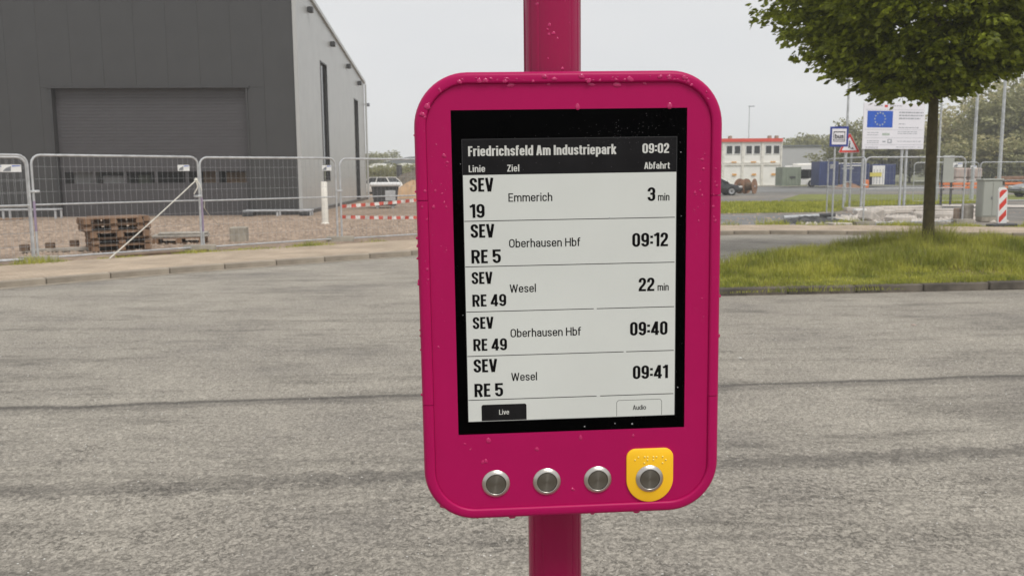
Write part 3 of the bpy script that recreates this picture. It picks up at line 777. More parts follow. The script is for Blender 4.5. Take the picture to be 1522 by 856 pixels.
def letters(s, x0, z0, w, cap, kind, m, parent, yb=.00022, mmu=mm, name='lettering', T=None):
    """condensed lettering drawn as strokes, fitted to width w and cap height cap"""
    sw, sh, gap, spc, xh = {'B': (.21, .150, .062, .27, .76), 'M': (.18, .14, .07, .26, .75), 'R': (.14, .118, .095, .36, .74)}[kind]
    W_ = GW['R' if kind == 'R' else 'B']; tot = 0; g = 0
    for i, c in enumerate(s):
        if c == ' ': tot += spc; continue
        tot += max(W_[c], sw)
        if i < len(s)-1 and s[i+1] != ' ': tot += gap
    k = w/cap/tot; b = MB(); x = 0; lay = 0
    for i, c in enumerate(s):
        if c == ' ': x += spc*k; continue
        gw = max(W_[c]*k, sw)
        for pts, closed in glyph(c, gw, sw, sh, xh):
            path = []; n_ = len(pts)
            for j, p in enumerate(pts):
                P0 = Vector(p[:2]); rr = p[2] if len(p) > 2 else 0
                if rr <= 0 or (not closed and j in (0, n_-1)): path.append(P0); continue
                A = Vector(pts[j-1][:2]); B_ = Vector(pts[(j+1) % n_][:2]); da = A-P0; db = B_-P0; ra_ = min(rr, da.length*.5 if (len(pts[j-1]) > 2 and pts[j-1][2] > 0) else da.length); rb_ = min(rr, db.length*.5 if (len(pts[(j+1) % n_]) > 2 and pts[(j+1) % n_][2] > 0) else db.length)
                # tall bowls: let the curve run further up the stem
                a_ = P0+da.normalized()*ra_; b_ = P0+db.normalized()*rb_; c1 = a_.lerp(P0, .56); c2 = b_.lerp(P0, .56)
                for t in (0, .17, .33, .5, .67, .83, 1):
                    path.append(a_*(1-t)**3 + c1*3*t*(1-t)**2 + c2*3*t*t*(1-t) + b_*t**3)
            cl = [path[0]]
            for p in path[1:]:
                if (p-cl[-1]).length > 1e-5: cl.append(p)
            if closed and (cl[0]-cl[-1]).length < 1e-5: cl.pop()
            n2 = len(cl); vs = []
            for j, p in enumerate(cl):
                pa = cl[j-1] if (closed or j > 0) else None; pb = cl[(j+1) % n2] if (closed or j < n2-1) else None
                d1 = (p-pa).normalized() if pa is not None else (pb-p).normalized(); d2 = (pb-p).normalized() if pb is not None else d1
                nn = Vector((-(d1.y+d2.y), d1.x+d2.x)); nn.normalize(); cs = max(.45, nn.dot(Vector((-d1.y, d1.x)))); nn = nn/cs
                ox, oy = nn.x*sw/2, nn.y*sh/2
                for sg in (1, -1): vs.append(((x0+(x+p.x+sg*ox)*cap)*mmu, yb-lay*2e-6*mmu/mm, (z0+(p.y+sg*oy)*cap)*mmu))
            fs = [(2*j, 2*j+1, 2*((j+1) % n2)+1, 2*((j+1) % n2)) for j in range(n2 if closed else n2-1)]
            b.add(vs, fs, m, T); lay = (lay+1) % 9
        x += gw + (gap*k if i < len(s)-1 and s[i+1] != ' ' else 0)
    return b.build(name, parent)
hdr = bpy.data.objects['screen_header']
for a in [('Friedrichsfeld Am Industriepark', -95.6, 119.1, 141.0, 9.1, 'B'), ('09:02', 68.3, 119.5, 25.9, 9.1, 'B'), ('Linie', -95.4, 104.4, 15.4, 6.3, 'M'),
          ('Ziel', -59.5, 104.4, 11.6, 6.3, 'M'), ('Abfahrt', 70.1, 104.8, 24.5, 6.3, 'M')]:
    letters(*a, 'screen_light_ink', hdr)
for a in [('SEV', -94.9, 86.3, 22.2, 12.7, 'B'), ('19', -95.2, 62.0, 13.8, 12.8, 'B'), ('Emmerich', -58.8, 76.4, 41.5, 7.8, 'R'), ('3', 73.4, 74.7, 7.4, 12.9, 'B'), ('min', 83.4, 74.9, 11.0, 7.0, 'R'),
          ('SEV', -94.9, 43.3, 22.3, 12.7, 'B'), ('RE 5', -94.7, 19.1, 27.8, 12.8, 'B'), ('Oberhausen Hbf', -58.9, 33.4, 67.8, 7.9, 'R'), ('09:12', 58.8, 31.5, 35.2, 13.1, 'B'),
          ('SEV', -94.9, -.5, 19.7, 11.4, 'B'), ('RE 49', -94.7, -22.1, 32.2, 11.5, 'B'), ('Wesel', -59.0, -9.5, 25.1, 7.8, 'R'), ('22', 65.1, -11.3, 15.3, 12.9, 'B'), ('min', 83.5, -11.2, 10.8, 7.0, 'R'),
          ('SEV', -94.8, -43.6, 19.7, 11.4, 'B'), ('RE 49', -94.7, -64.9, 32.2, 11.6, 'B'), ('Oberhausen Hbf', -58.9, -52.6, 67.9, 8.0, 'R'), ('09:40', 56.8, -54.3, 37.3, 13.2, 'B'),
          ('SEV', -94.9, -85.9, 22.6, 12.8, 'B'), ('RE 5', -94.6, -110.0, 27.6, 13.0, 'B'), ('Wesel', -58.9, -95.3, 25.0, 7.9, 'R'), ('09:41', 59.6, -97.3, 35.3, 13.2, 'B'),
          ('Audio', 59.7, -128.0, 13.0, 4.6, 'R')]:
    letters(*a, 'screen_ink', scr)
letters('Live', -71.2, -128.1, 9.6, 4.9, 'R', 'screen_light_ink', scr, yb=.00018)

# push buttons: ring + brushed cap
def button(x, z, y0, lab=None):
    T = Matrix.Translation((x*mm, y0, z*mm))
    b = MB(); b.lathe([(.0137, .0), (.0137, -.0006), (.0133, -.0011), (.0108, -.0026), (.0102, -.0028), (.0099, -.0026), (.0098, -.0012), (.0098, .001)], 'steel_ring', 48, axis='Y', cap=False)
    o = b.build('push_button', disp, smooth=True); o.location = T.translation
    if lab: o['label'] = lab
    b = MB(); b.lathe([(.0096, .0005), (.0096, -.0019), (.0093, -.0023), (.0001, -.00245)], 'brushed_steel', 48, axis='Y', cap=False)
    c = b.build('button_cap', o, smooth=True)
for x in (-75.6, -25.6, 24.7): button(x, -197.1, 0.)
yp = MB(); pts = [(53.1, -183)]; W2 = 23.3
pts = [(76.4+W2*math.cos(a), -198.2+W2*math.sin(a)) for a in [math.pi+math.pi*k/28 for k in range(29)]]
pts += [(99.7-9+9*math.cos(a), -167.2-9+9*math.sin(a)) for a in [math.pi/2*k/8 for k in range(9)]] + [(53.1+9+9*math.cos(a), -167.2-9+9*math.sin(a)) for a in [math.pi/2+math.pi/2*k/8 for k in range(9)]]
cxp, czp = 76.4, -194.
def shr(p, e): return ((p[0]+(cxp-p[0])*e/25)*mm, (p[1]+(czp-p[1])*e/25)*mm)
k = len(pts); rows = [(0, 0.), (0, -.0014), (.25, -.0018), (.6, -.0020)]
vs = [(shr(p, e)[0], y, shr(p, e)[1]) for e, y in rows for p in pts]
fs = [(r_*k+i, r_*k+(i+1) % k, (r_+1)*k+(i+1) % k, (r_+1)*k+i) for r_ in range(3) for i in range(k)] + [tuple(range(3*k, 4*k))]
yp.add(vs, fs, 'yellow_plastic'); plate = yp.build('tactile_plate', disp, smooth=True)
b = MB()
for x, z in [(61.5,-178.0),(64.9,-175.2),(71.1,-175.2),(74.1,-175.4),(73.9,-178.4),(70.8,-181.4),(79.8,-175.5),(82.9,-175.6),(79.8,-178.4),(89.0,-175.6),(92.2,-178.8),(89.0,-181.9)]:
    b.lathe([(.00085, .0), (.00080, -.0004), (.00055, -.0007), (.00012, -.00082)], 'braille_highlight', 10, T=Matrix.Translation((x*mm, -.0020, z*mm)), axis='Y')
bd = b.build('braille_dots', plate, smooth=True)
button(75.9, -197.4, -.0020)

# raindrops on the frame and panel
rd = random.Random(42); b = MB()
def drop(x, z, y, r, st=1., sq=1.):
    n = 9; r *= 1.25; vs = []; prof = [(1, 0), (.97, -.22), (.82, -.48), (.55, -.66), (.2, -.75)]
    ph = rd.uniform(0, 6.28); irr = rd.uniform(.04, .26)
    for q, h in prof:
        for j in range(n):
            t = 2*math.pi*j/n; k_ = 1+irr*math.sin(2*t+ph)
            dz = math.sin(t)*q*r*st*k_
            if dz < 0: dz *= .9
            vs.append((x+math.cos(t)*q*r*sq*k_*(1-.18*math.sin(t)), y+h*r*.42, z+dz))
    fs = [(i*n+j, i*n+(j+1) % n, (i+1)*n+(j+1) % n, (i+1)*n+j) for i in range(4) for j in range(n)] + [tuple(range(4*n, 5*n))]
    b.add(vs, fs, 'raindrop_on_pink')
for k in range(34):          # along the top of the frame
    x = rd.uniform(-98, 98)*mm; drop(x, ZT-.0075+rd.uniform(-.0020, .0022), -.0029, rd.choice([.0005, .0007, .0009, .0011, .0014, .0019]), rd.uniform(.7, 1.1), rd.uniform(.9, 1.4))
for s in (-1, 1):            # round the shoulders and down the sides
    for k in range(9):
        a = R(rd.uniform(8, 85)); rr_ = RC-.0075+rd.uniform(-.002, .002)
        drop(s*(HW-RC+rr_*math.cos(a)), ZT-RC+rr_*math.sin(a), -.0029, rd.choice([.0008, .0012, .0018, .0022]), 1., rd.uniform(.9, 1.3))
    for k in range(10): drop(s*(HW-.0075+rd.uniform(-.0025, .0025)), rd.uniform(0, 145)*mm, -.0029, rd.choice([.0005, .0008, .0011]), 1.1)
for x, z, r in [(7,163.0,2.0),(94,163.0,2.2),(-134+16,120,1.6),(-115,114,1.0),(-127,88,1.0),(-121,85,.8),(-129,73,1.4),(-119,77,.8),(-117,72.5,.8),(-118,32,.7),(126,113,1.1),(128,118,.7),(127,104,1.1),(124,92,.8),(119,82,1.2),(124,84,.8),(126,79,.9),(122,68,.6),(123,55,.8),
                (-82,-153.5,2.0),(-35,-164,1.5),(8,-154,1.6),(-88,-175,1.3),(-85,-174,1.4),(0,-206,1.5),(60,-154,1.2),(-105,-156,.9),(-100,-162,.8),(-128,-60,.9),(127,-20,.8),(70,-224.3,1.8),(77,-224.2,1.7),(-110,-120,.01)]:
    drop(x*mm, z*mm, 0 if z > -222 else -.0012, r*mm, rd.uniform(1., 1.3))
for k in range(70): drop(rd.choice([-1, 1])*rd.uniform(113, 132)*mm, rd.uniform(-60, 150)*mm, 0, rd.uniform(.0002, .0006))
for x in (-128, -95, -60, 20, 64, 96, 108): # hanging under the lower edge
    drop(x*mm, ZB+.0008 + (0 if abs(x) < 90 else .0035*(abs(x)-90)/10), .002, rd.uniform(.0016, .0024), 1.0, 1.2)
for k in range(14): # silhouettes on the side edges
    s = rd.choice([-1, -1, 1]); drop(s*HW, rd.uniform(-110, 140)*mm, .002, rd.uniform(.0005, .0011), 1.4)
b.build('raindrops', disp, smooth=True, kind='stuff')
# droplets on the frame that hang into the panel's top edge
b = MB()
for x, z, r in [(-55, 183.5, 2.4), (20, 183.3, 2.0), (44, 183, 2.6), (70, 184, 1.4), (-20, 184, 1.2)]: drop(x*mm, z*mm, 0., r*mm, .9, 1.3)
b.build('raindrops', disp, smooth=True, kind='stuff')
# dried water specks on the glass
b = MB()
for k in range(170):
    x = rd.gauss(52, 26); z = rd.gauss(137, 8)
    if k > 110: x = rd.uniform(-70, 105); z = rd.uniform(104, 158)
    if abs(x) < 108 and z < 159: b.lathe([(rd.uniform(.00012, .0004), 0), (.00006, -.00006)], 'glass_speck' if 'glass_speck' in M else 'screen_header', 6, T=Matrix.Translation((x*mm, .00030, z*mm)), axis='Y')
for x, z, r in [(12,-143,.7),(42,-141,.6),(59,-142,.9),(104,-107,.6),(105,120,.6),(106,60,.4),(-104,-30,.4),(-103,112,.4),(37,59.4,.8)]:
    b.lathe([(r*mm, 0), (r*.6*mm, -.0003)], 'speck', 8, T=Matrix.Translation((x*mm, .0002, z*mm)), axis='Y')
b.build('water_specks', disp, kind='stuff')
# bracket holding the box on the pole
for z_ in (.12, -.15): b = MB(); b.box((-.0075, .055, z_), (.05, .012, .04), 'pink_powder_coat'); b.build('mounting_bracket', disp)

pole = thing('bus_stop_pole', 'round glossy magenta pole carrying the departure board', 'pole', DL + Euler(DR).to_matrix() @ Vector((-.0066, .0905, 0)), rot=(0, R(-.521)+R(.25), R(3.94)))
b = MB(); ncs = 160; prof = []
for j in range(ncs):
    a = 2*math.pi*j/ncs - math.pi/2; off = (math.degrees(a)+90+180) % 360 - 180; r0 = .0292
    for g in (-55, 55, 125, -125): 
        if abs(off-g) < 2.4: r0 -= .0009
    for g in (-34, 34):
        if abs(off-g) < 1.3: r0 -= .0003
    if abs(off) < 34: r0 -= .0004
    prof.append((r0*math.cos(a), r0*math.sin(a)))
zs = [-1.62, 1.6]
vs = [(x, y, z) for z in zs for x, y in prof]; b.add(vs, [(j, (j+1) % ncs, ncs+(j+1) % ncs, ncs+j) for j in range(ncs)] + [tuple(range(ncs, 2*ncs))], 'pink_pole_paint')
b.build('pole_tube', pole, smooth=True)
b = MB(); b.lathe([(.09, -1.60), (.09, -1.588), (.034, -1.585), (.034, -1.55)], 'pink_pole_paint', 32); b.build('base_plate', pole)
b = MB(); rd2 = random.Random(5)
for ang, z, r in [(-14, .285, .9), (-8, .286, 1.4), (-16, .243, 1.0), (-12, .247, 1.6), (-13, .238, 1.3), (-4, .239, 1.6), (4, .234, 1.0), (-38, .268, 1.6), (-15, .215, .9), (14, .205, 1.5), (-44, .207, 1.2), (-40, .20, 1.2), (30, .25, .6), (20, .27, .5)]:
    a = R(ang); T = Matrix.Rotation(a, 4, 'Z') @ Matrix.Translation((0, -.0287, z)); sv = b.v; n0 = len(sv)
    drop(0, 0, 0, r*mm)
    for i in range(n0, len(sv)): sv[i] = tuple(T @ Vector(sv[i]))
b.build('raindrops', pole, smooth=True, kind='stuff')

# ================================================================== INDUSTRIAL HALL
HALL = G(449.5, 321.3); HR = R(2.5)
hall = thing('industrial_hall', 'dark grey metal clad hall with a closed roller door and pale side wall', 'building', HALL, HR)
HH = 9.75; PW = 1.28
DX1, DX0, DZ1 = -2.12, -9.86, 5.26          # door opening in hall coordinates
panel_mesh = {}
def wall_panel(x, z0, z1, w=PW, y=0., m='anthracite_panel'):
    key = (round(z1-z0, 2), round(w, 2), m)
    if key not in panel_mesh:
        b = MB(); b.bbox((0, .05, (z1-z0)/2), (w-.005, .1, z1-z0), .003, m); panel_mesh[key] = b.build('wall_panel', hall); o = panel_mesh[key]; o.location = (x, y, z0); return o
    return inst(panel_mesh[key], (x, y, z0))
x = -PW/2 - .06
edges = []
while x > -24:
    a, c = x-PW/2, x+PW/2
    if c <= DX0+.02 or a >= DX1-.02: wall_panel(x, 0, HH)
    elif a < DX1 < c or a < DX0 < c:      # panel cut by the door edge
        wall_panel(x, DZ1, HH)
        if a < DX1 < c and c-DX1 > .05: wall_panel((DX1+c)/2, 0, DZ1-.004, c-DX1)
        if a < DX0 < c and DX0-a > .05: wall_panel((DX0+a)/2, 0, DZ1-.004, DX0-a)
    else: wall_panel(x, DZ1, HH)
    x -= PW
b = MB(); b.box((-12, .6, HH/2), (24.0, 1.0, HH), 'anthracite_trim')      # dark core behind the joints, open at the door
b = MB(); b.box(((DX1+.0)/2, .36, HH/2), (-DX1-.06, .5, HH-.02), 'anthracite_trim'); b.box(((DX0-24)/2, .36, HH/2), (24+DX0, .5, HH-.02), 'anthracite_trim'); b.box(((DX0+DX1)/2, .36, (DZ1+HH)/2), (DX1-DX0, .5, HH-DZ1-.02), 'anthracite_trim')
b.build('inner_wall', hall)
b = MB(); t_ = .07
b.box(((DX0+DX1)/2, -.03, DZ1+.02), (DX1-DX0+.35, .10, .10), 'anthracite_trim'); b.box((DX0-.05, -.02, DZ1/2), (.10, .07, DZ1-.04), 'anthracite_trim'); b.box((DX1+.05, -.02, DZ1/2), (.07, .05, DZ1-.04), 'anthracite_panel')
b.build('door_trim', hall)
b = MB(); b.box((-.02, -.01, HH/2), (.16, .14, HH+.04), 'side_cladding'); b.build('corner_trim', hall)
door = MB(); z2, z3 = DZ1/4+.08, DZ1*3/8-.08
door.box(((DX0+DX1)/2, .40, z2/2), (DX1-DX0, .03, z2), 'anthracite_trim'); door.box(((DX0+DX1)/2, .40, (DZ1+z3)/2), (DX1-DX0, .03, DZ1-z3), 'anthracite_trim'); door = door.build('roller_door', hall)
nsec = 8; sh = DZ1/nsec
sec = MB(); w_ = DX1-DX0-.04
for k in range(5):
    z = sh*(k+.5)/5; sec.bbox((0, 0, z), (w_, .05, sh/5-.006), .003, 'door_section')
sec.box((0, .015, sh/2), (w_, .03, sh-.006), 'door_section')
s0 = sec.build('door_section', door)
s0.location = ((DX0+DX1)/2, .26, 0)
WIN = 2
for k in range(1, nsec):
    if k == WIN+0: continue
    inst(s0, ((DX0+DX1)/2, .26, k*sh))
zb = 2*sh; b = MB()
b.box(((DX0+DX1)/2, .27, zb+.05), (w_, .06, .09), 'door_section'); b.box(((DX0+DX1)/2, .27, zb+sh-.05), (w_, .06, .09), 'door_section')
for k in range(7): b.box((DX0+.10+k*(w_-.16)/6, .27, zb+sh/2), (.12, .058, sh-.2), 'door_section')
wf = b.build('window_section', door)
pn = None
for k in range(6):
    loc = (DX0+.10+(k+.5)*(w_-.16)/6, .29, zb+sh/2)
    if pn is None: b = MB(); b.box((0, 0, 0), ((w_-.16)/6-.10, .012, sh-.20), 'door_pane'); pn = b.build('pane', wf); pn.location = loc
    else: inst(pn, loc)
# boxes behind the door windows; the pale ones are added to imitate reflections
for x_, w__, z_, h__, m_, lab in ((-8.95, .95, 1.0, 1.1, 'white_plastic', 'pale box added behind the leftmost door window in place of a reflection'), (-7.75, 1.0, 1.0, .72, 'white_plastic', 'low pale box added behind the second door window in place of a reflection'),
        (-6.55, .5, 1.0, .75, 'container_green', 'greenish box inside the hall seen through the third door window'), (-3.85, .55, 1.0, .9, 'cardboard', 'narrow brown box inside the hall seen through the fifth door window'), (-2.75, .85, 1.0, .85, 'cardboard', 'brown carton inside the hall seen through the rightmost door window')):
    b = MB(); b.bbox((0, 0, h__/2), (w__, .3, h__), .03, m_); b.bbox((0, .1, -.5), (w__+.2, .5, .98), .03, 'wood_pallet_dark')
    o = b.build('box_behind_pane', label=lab, cat='crate'); o.location = HALL + Matrix.Rotation(HR, 3, 'Z') @ Vector((x_, .60, 1.0)); o.rotation_euler = (0, 0, HR)
# pale side wall facing right, roof falling towards the back
def wallpt(px, py):
    d = ray(px, py); o = Vector((0, 0, CAMZ)); nrm = Vector((math.cos(HR), math.sin(HR), 0)); t = (HALL-o).dot(nrm)/d.dot(nrm); q = Matrix.Rotation(-HR, 3, 'Z') @ (o+d*t-HALL); return q.y, q.z
SL, HB = wallpt(540.5, 124)
def zroof(y): return HH + (HB-HH)*y/SL
W1a, W1b = wallpt(475.5, 92)[0], wallpt(485, 96)[0]; W2a, W2b = wallpt(526, 150)[0], wallpt(531.5, 152)[0]
wins = [(W1a, W1b, wallpt(481, 270)[1], wallpt(480, 93)[1]), (W2a, W2b, wallpt(529, 300)[1], wallpt(529, 148)[1])]
b = MB(); ys_ = [0.10, W1a, W1b, W2a, W2b, SL]
segs = []
for i, (a, c) in enumerate(zip(ys_, ys_[1:])):
    holes = [w for w in wins if abs(w[0]-a) < .01]
    if holes:
        w0 = holes[0]; segs.append((a, c, 0, w0[2], 0)); segs.append((a, c, w0[3], None, 0))
    else:
        k_ = max(1, round((c-a)/2.6)); 
        for j in range(k_): segs.append((a+(c-a)*j/k_, a+(c-a)*(j+1)/k_, 0, None, 0))
for a, c, z0, z1, _ in segs:
    b = MB(); za = zroof(a) if z1 is None else z1; zc = zroof(c) if z1 is None else z1
    b.prism([(a+.0015, z0), (c-.0015, z0), (c-.0015, zc), (a+.0015, za)], -.12, .0, 'side_cladding', plane='YZ'); b.build('side_wall_panel', hall)
for w0 in wins:
    b = MB(); b.box((-.10, (w0[0]+w0[1])/2, (w0[2]+w0[3])/2), (.03, w0[1]-w0[0], w0[3]-w0[2]), 'dark_window'); wo_ = b.build('narrow_window', hall)
    b = MB()
    for yy_ in (w0[0]+.03, w0[1]-.03): b.box((-.02, yy_, (w0[2]+w0[3])/2), (.09, .06, w0[3]-w0[2]-.01), 'anthracite_trim')
    for zz_ in (w0[2]+.04, w0[3]-.04): b.box((-.02, (w0[0]+w0[1])/2, zz_), (.08, w0[1]-w0[0]-.13, .06), 'anthracite_trim')
    b.build('frame', wo_)
b = MB(); b.prism([(-.1, HH-.02), (SL+.2, HB-.04), (SL+.2, HB+.14), (-.1, HH+.16)], .01, .10, 'side_cladding', plane='YZ'); b.build('roof_edge', hall)
b = MB(); b.prism([(-.0, HH-.06), (SL+.1, HB-.08), (SL+.1, HB+.10), (-.0, HH+.12)], -24, -.005, 'anthracite_trim', plane='YZ'); b.build('roof', hall)
b = MB(); b.box((-12.2, SL-.05, HB/2), (23.8, .1, HB-.1), 'anthracite_panel'); b.build('rear_wall', hall)
b = MB(); b.tube([(.12, SL-.1, 0), (.12, SL-.1, HB-.1)], .06, 'side_cladding', 8); b.build('downpipe', hall)
for px, py in ((457, 15), (491, 66), (515, 99), (531.5, 124)):
    # walk along the wall to find the wall point under that pixel
    d = ray(px, py); o = Vector((0, 0, CAMZ)); nrm = Vector((math.cos(HR), math.sin(HR), 0)); t = (HALL-o).dot(nrm)/d.dot(nrm); q = Matrix.Rotation(-HR, 3, 'Z') @ (o+d*t-HALL)
    b = MB(); b.bbox((.13, q.y, q.z), (.24, .26, .26), .03, 'anthracite_trim'); b.box((.02, q.y, q.z), (.06, .12, .16), 'anthracite_trim'); b.build('wall_light', hall)
b = MB(); b.bbox((.22, SL+.02, HB-1.4), (.26, .2, .22), .02, 'grey_print'); b.box((.08, SL-.0, HB-1.38), (.12, .08, .08), 'grey_print'); b.build('wall_light', hall)
b = MB(); b.box((.07, SL/2, .10), (.10, SL-.3, .2), 'anthracite_trim'); b.build('plinth', hall)

# low steel frames lying along the front wall
def low_frame(name, x0, x1, y, z, label, m='galvanised'):
    c = HALL + Matrix.Rotation(HR, 3, 'Z') @ Vector(((x0+x1)/2, y, .05)); t = thing(name, label, 'steel frame', c, HR); w = x1-x0
    b = MB(); b.bbox((0, 0, z), (w, .08, .06), .01, m); b.bbox((0, .5, z), (w, .07, .06), .01, m); b.build('top_rail', t)
    lg = None
    for sx in (-1, 0, 1):
        for yy in (0, .5):
            loc = (sx*(w/2-.06), yy, (z-.05)/2)
            if lg is None: b = MB(); b.box((0, 0, 0), (.07, .07, z-.05), m); lg = b.build('leg', t); lg.location = loc
            else: inst(lg, loc)
    return t
low_frame('steel_frame', -13.5, -9.35, -1.4, .36, 'low galvanised steel frame by the left edge of the roller door')
lf = low_frame('steel_frame', -2.2, .55, -.9, .22, 'low steel frame with black feet lying at the corner of the dark hall')
for x_ in (-1.2, 1.1): b = MB(); b.bbox((x_, .25, .08), (.4, .7, .16), .02, 'debris_black'); b.build('black_foot', lf)
c = HALL + Vector((-10.9, -2.8, .07)); b = MB(); b.bbox((0, 0, 0), (1.5, .25, .06), .01, 'wood_pallet'); o = b.build('plank', label='orange brown plank lying on the gravel before the left steel frame', cat='plank'); o.location = c; o.rotation_euler = (0, 0, .1)
# white standpipe in front of the side wall
sp = G(483.5, 333, .05); b = MB(); b.lathe([(.14, 0), (.14, .03), (.11, .05), (.105, 1.40), (.09, 1.42)], 'container_frame', 20); o = b.build('standpipe', smooth=True, label='white plastic standpipe rising from the gravel beside the pale hall wall', cat='pipe'); o.location = sp

# ------------------------------------------------------------------ mobile fence panels
FZ0, FZ1 = .10, 2.08
def make_panel(name, label, cat, w=3.42, group=None, purple=True):
    t = thing(name, label, cat, group=group); r = .17; zt, zb_ = FZ1, FZ0
    pts = [(-w/2, 0, zb_+.0), (-w/2, 0, zt-r)] + [(-w/2+r-r*math.cos(a), 0, zt-r+r*math.sin(a)) for a in (R(22), R(45), R(67), R(90))]
    pts += [(w/2-r+r*math.sin(a), 0, zt-r+r*math.cos(a)) for a in (R(0), R(22), R(45), R(67), R(90))] + [(w/2, 0, zb_)]
    b = MB(); b.tube(pts, .0235, 'galvanised', 8); b.tube([(-w/2, 0, zb_), (w/2, 0, zb_)], .019, 'galvanised', 8)
    b.build('tube_frame', t, smooth=True)
    b = MB(); b.tube([(-w/2+.02, 0, 1.13), (w/2-.02, 0, 1.13)], .016, 'galvanised', 8); b.build('middle_rail', t, smooth=True)
    b = MB()
    nv = int(w/.115)
    for k in range(1, nv):
        x = -w/2+w*k/nv; b.tube([(x, -.012, zb_), (x, -.012, zt-.01)], .0024, 'wire', 3, cap=False)
    for z in (.34, .60, .86, 1.38, 1.62, 1.86): b.tube([(-w/2, .004, z), (w/2, .004, z)], .0024, 'wire', 3, cap=False)
    b.build('wire_mesh', t, kind='stuff')
    return t
fence_pts = [(-11.75, 14.3), (-9.30, 16.95), (-7.05, 19.45), (-4.40, 21.85), (-1.75, 24.15)]
fence_pts = [Vector(p)+Vector((.12, 0)) for p in fence_pts]
fp0 = make_panel('mobile_fence', 'leftmost galvanised mesh fence panel, cut off by the left edge of the view', 'fence panel', group='mobile mesh fence panels along the left pavement')
labels = ['leftmost galvanised mesh fence panel, cut off by the left edge of the view',
          'galvanised mesh fence panel in front of the pallet stack and roller door',
          'galvanised mesh fence panel in front of the dark hall corner and white standpipe',
          'galvanised mesh fence panel with red and white tape, running behind the departure board']
panels = []
for i, (a, c) in enumerate(zip(fence_pts, fence_pts[1:])):
    t = c-a; mid = (a+c)/2; o = fp0 if i == 0 else copy_tree(fp0, label=labels[i])
    o.location = (mid.x, mid.y, .03 + (.0, .0, -.01, -.02)[i]); o.rotation_euler = (0, R((0, .15, -.1, 0)[i]), math.atan2(t.y, t.x)); panels.append(o)
# second panel standing behind the leftmost one
a = Vector((-9.46, 17.25)); c = Vector((-12.11, 15.05)); t = a-c; o = copy_tree(fp0, label='mesh fence panel overlapping just behind the leftmost fence panel'); o.location = ((a.x+c.x)/2, (a.y+c.y)/2, .0); o.rotation_euler = (0, 0, math.atan2(t.y, t.x)); panels.append(o)
def signplate(panel, x, z, w=.26, h=.13):
    b = MB(); b.bbox((x, -.03, z), (w, .008, h), .002, 'white_plastic'); s_ = b.build('name_plate', panel)
    b = MB(); b.add([(x-w*.46, -.0365, z-h*.38), (x-w*.05, -.0365, z-h*.38), (x-w*.02, -.0365, z+h*.3), (x-w*.3, -.0365, z+h*.02)], [(0, 1, 2, 3)], 'grey_print')
    b.add([(x+w*.02, -.0365, z+h*.38), (x+w*.46, -.0365, z+h*.38), (x+w*.46, -.0365, z+h*.30), (x+w*.02, -.0365, z+h*.22)], [(0, 1, 2, 3)], 'sign_blue'); b.build('print', s_)
signplate(panels[0], 1.42, 1.83, .34, .14); signplate(panels[1], 1.36, 1.84, .27, .13); signplate(panels[2], 1.45, 1.84, .26, .13); signplate(panels[4], 1.15, 1.86, .3, .13)
for p_, z0, z1 in ((panels[1], .62, 1.2), (panels[2], .45, 1.2)):
    b = MB(); b.tube([(-1.71, 0, z0), (-1.71, 0, z1)], .0245, 'purple_band', 8); b.build('purple_mark', p_)
def fence_clamp(x, y, z, rz, label):
    b = MB(); b.bbox((0, 0, 0), (.17, .07, .05), .01, 'galvanised'); b.tube([(0, -.06, 0), (0, .07, 0)], .012, 'white_plastic', 6)
    o = b.build('pipe_clamp', label=label, cat='clamp', group='clamps joining the left fence panels'); o.location = (x, y, z); o.rotation_euler = (0, 0, rz)
for (q, lab), z in zip(((fence_pts[1], 'steel clamp joining the two fence panels left of the pallet stack'), (fence_pts[2], 'steel clamp joining the fence panels where the white rope is tied'), (fence_pts[3], 'steel clamp joining the fence panels beside the white standpipe')), (1.42, 1.25, 1.30)):
    fence_clamp(q.x, q.y, z, .75, lab)
foot0 = None
for q, lab in zip(fence_pts[1:4], ('concrete fence foot on the pavement edge left of the pallet stack', 'pale concrete fence foot below the knot of the white rope', 'concrete fence foot in the grass below the white standpipe')):
    loc = (q.x, q.y-.02, .09); rz = .72+1.57
    if foot0 is None:
        b = MB(); b.prism([(-.34, -.13), (.34, -.13), (.32, .13), (-.32, .13)], -.06, .08, 'concrete'); foot0 = b.build('concrete_weight', cat='fence foot', label=lab, group='concrete feet of the left fence'); foot0.location = loc; foot0.rotation_euler = (0, 0, .35)
    else: o = inst(foot0, loc, (0, 0, .2 if q.x > -8 else .5)); o['label'] = lab
# rope brace and loose rope ends
def sag(a, c, s, n=10): return [a.lerp(c, k/n) + Vector((0, 0, -s*math.sin(math.pi*k/n))) for k in range(n+1)]
ra = P(291.5, 268, 19.3); rb = G(163, 384, .10)
b = MB(); b.tube(sag(ra, rb, .02), .012, 'rope_white', 6); b.lathe([(.02, -.05), (.045, 0), (.02, .05)], 'rope_white', 8, T=Matrix.Translation(ra)); b.tube([ra, ra+Vector((.04, -.03, -.15)), ra+Vector((-.05, -.03, -.30))], .014, 'rope_white', 5); b.tube([ra, ra+Vector((.08, -.03, -.08)), ra+Vector((.12, -.03, -.22))], .012, 'rope_white', 5)
b.build('rope_brace', smooth=True, label='white rope stretched slantwise from fence post to ground in front of the pallets', cat='rope')
ra = P(303.5, 309, 19.6); rb = G(326, 336, .06)
b = MB(); b.tube(sag(ra, rb, .03), .010, 'rope_white', 5); b.tube([ra, ra+Vector((.02, -.02, .14))], .014, 'rope_white', 5); b.build('rope_brace', label='short thin rope running from the third fence panel back to the gravel', cat='rope')
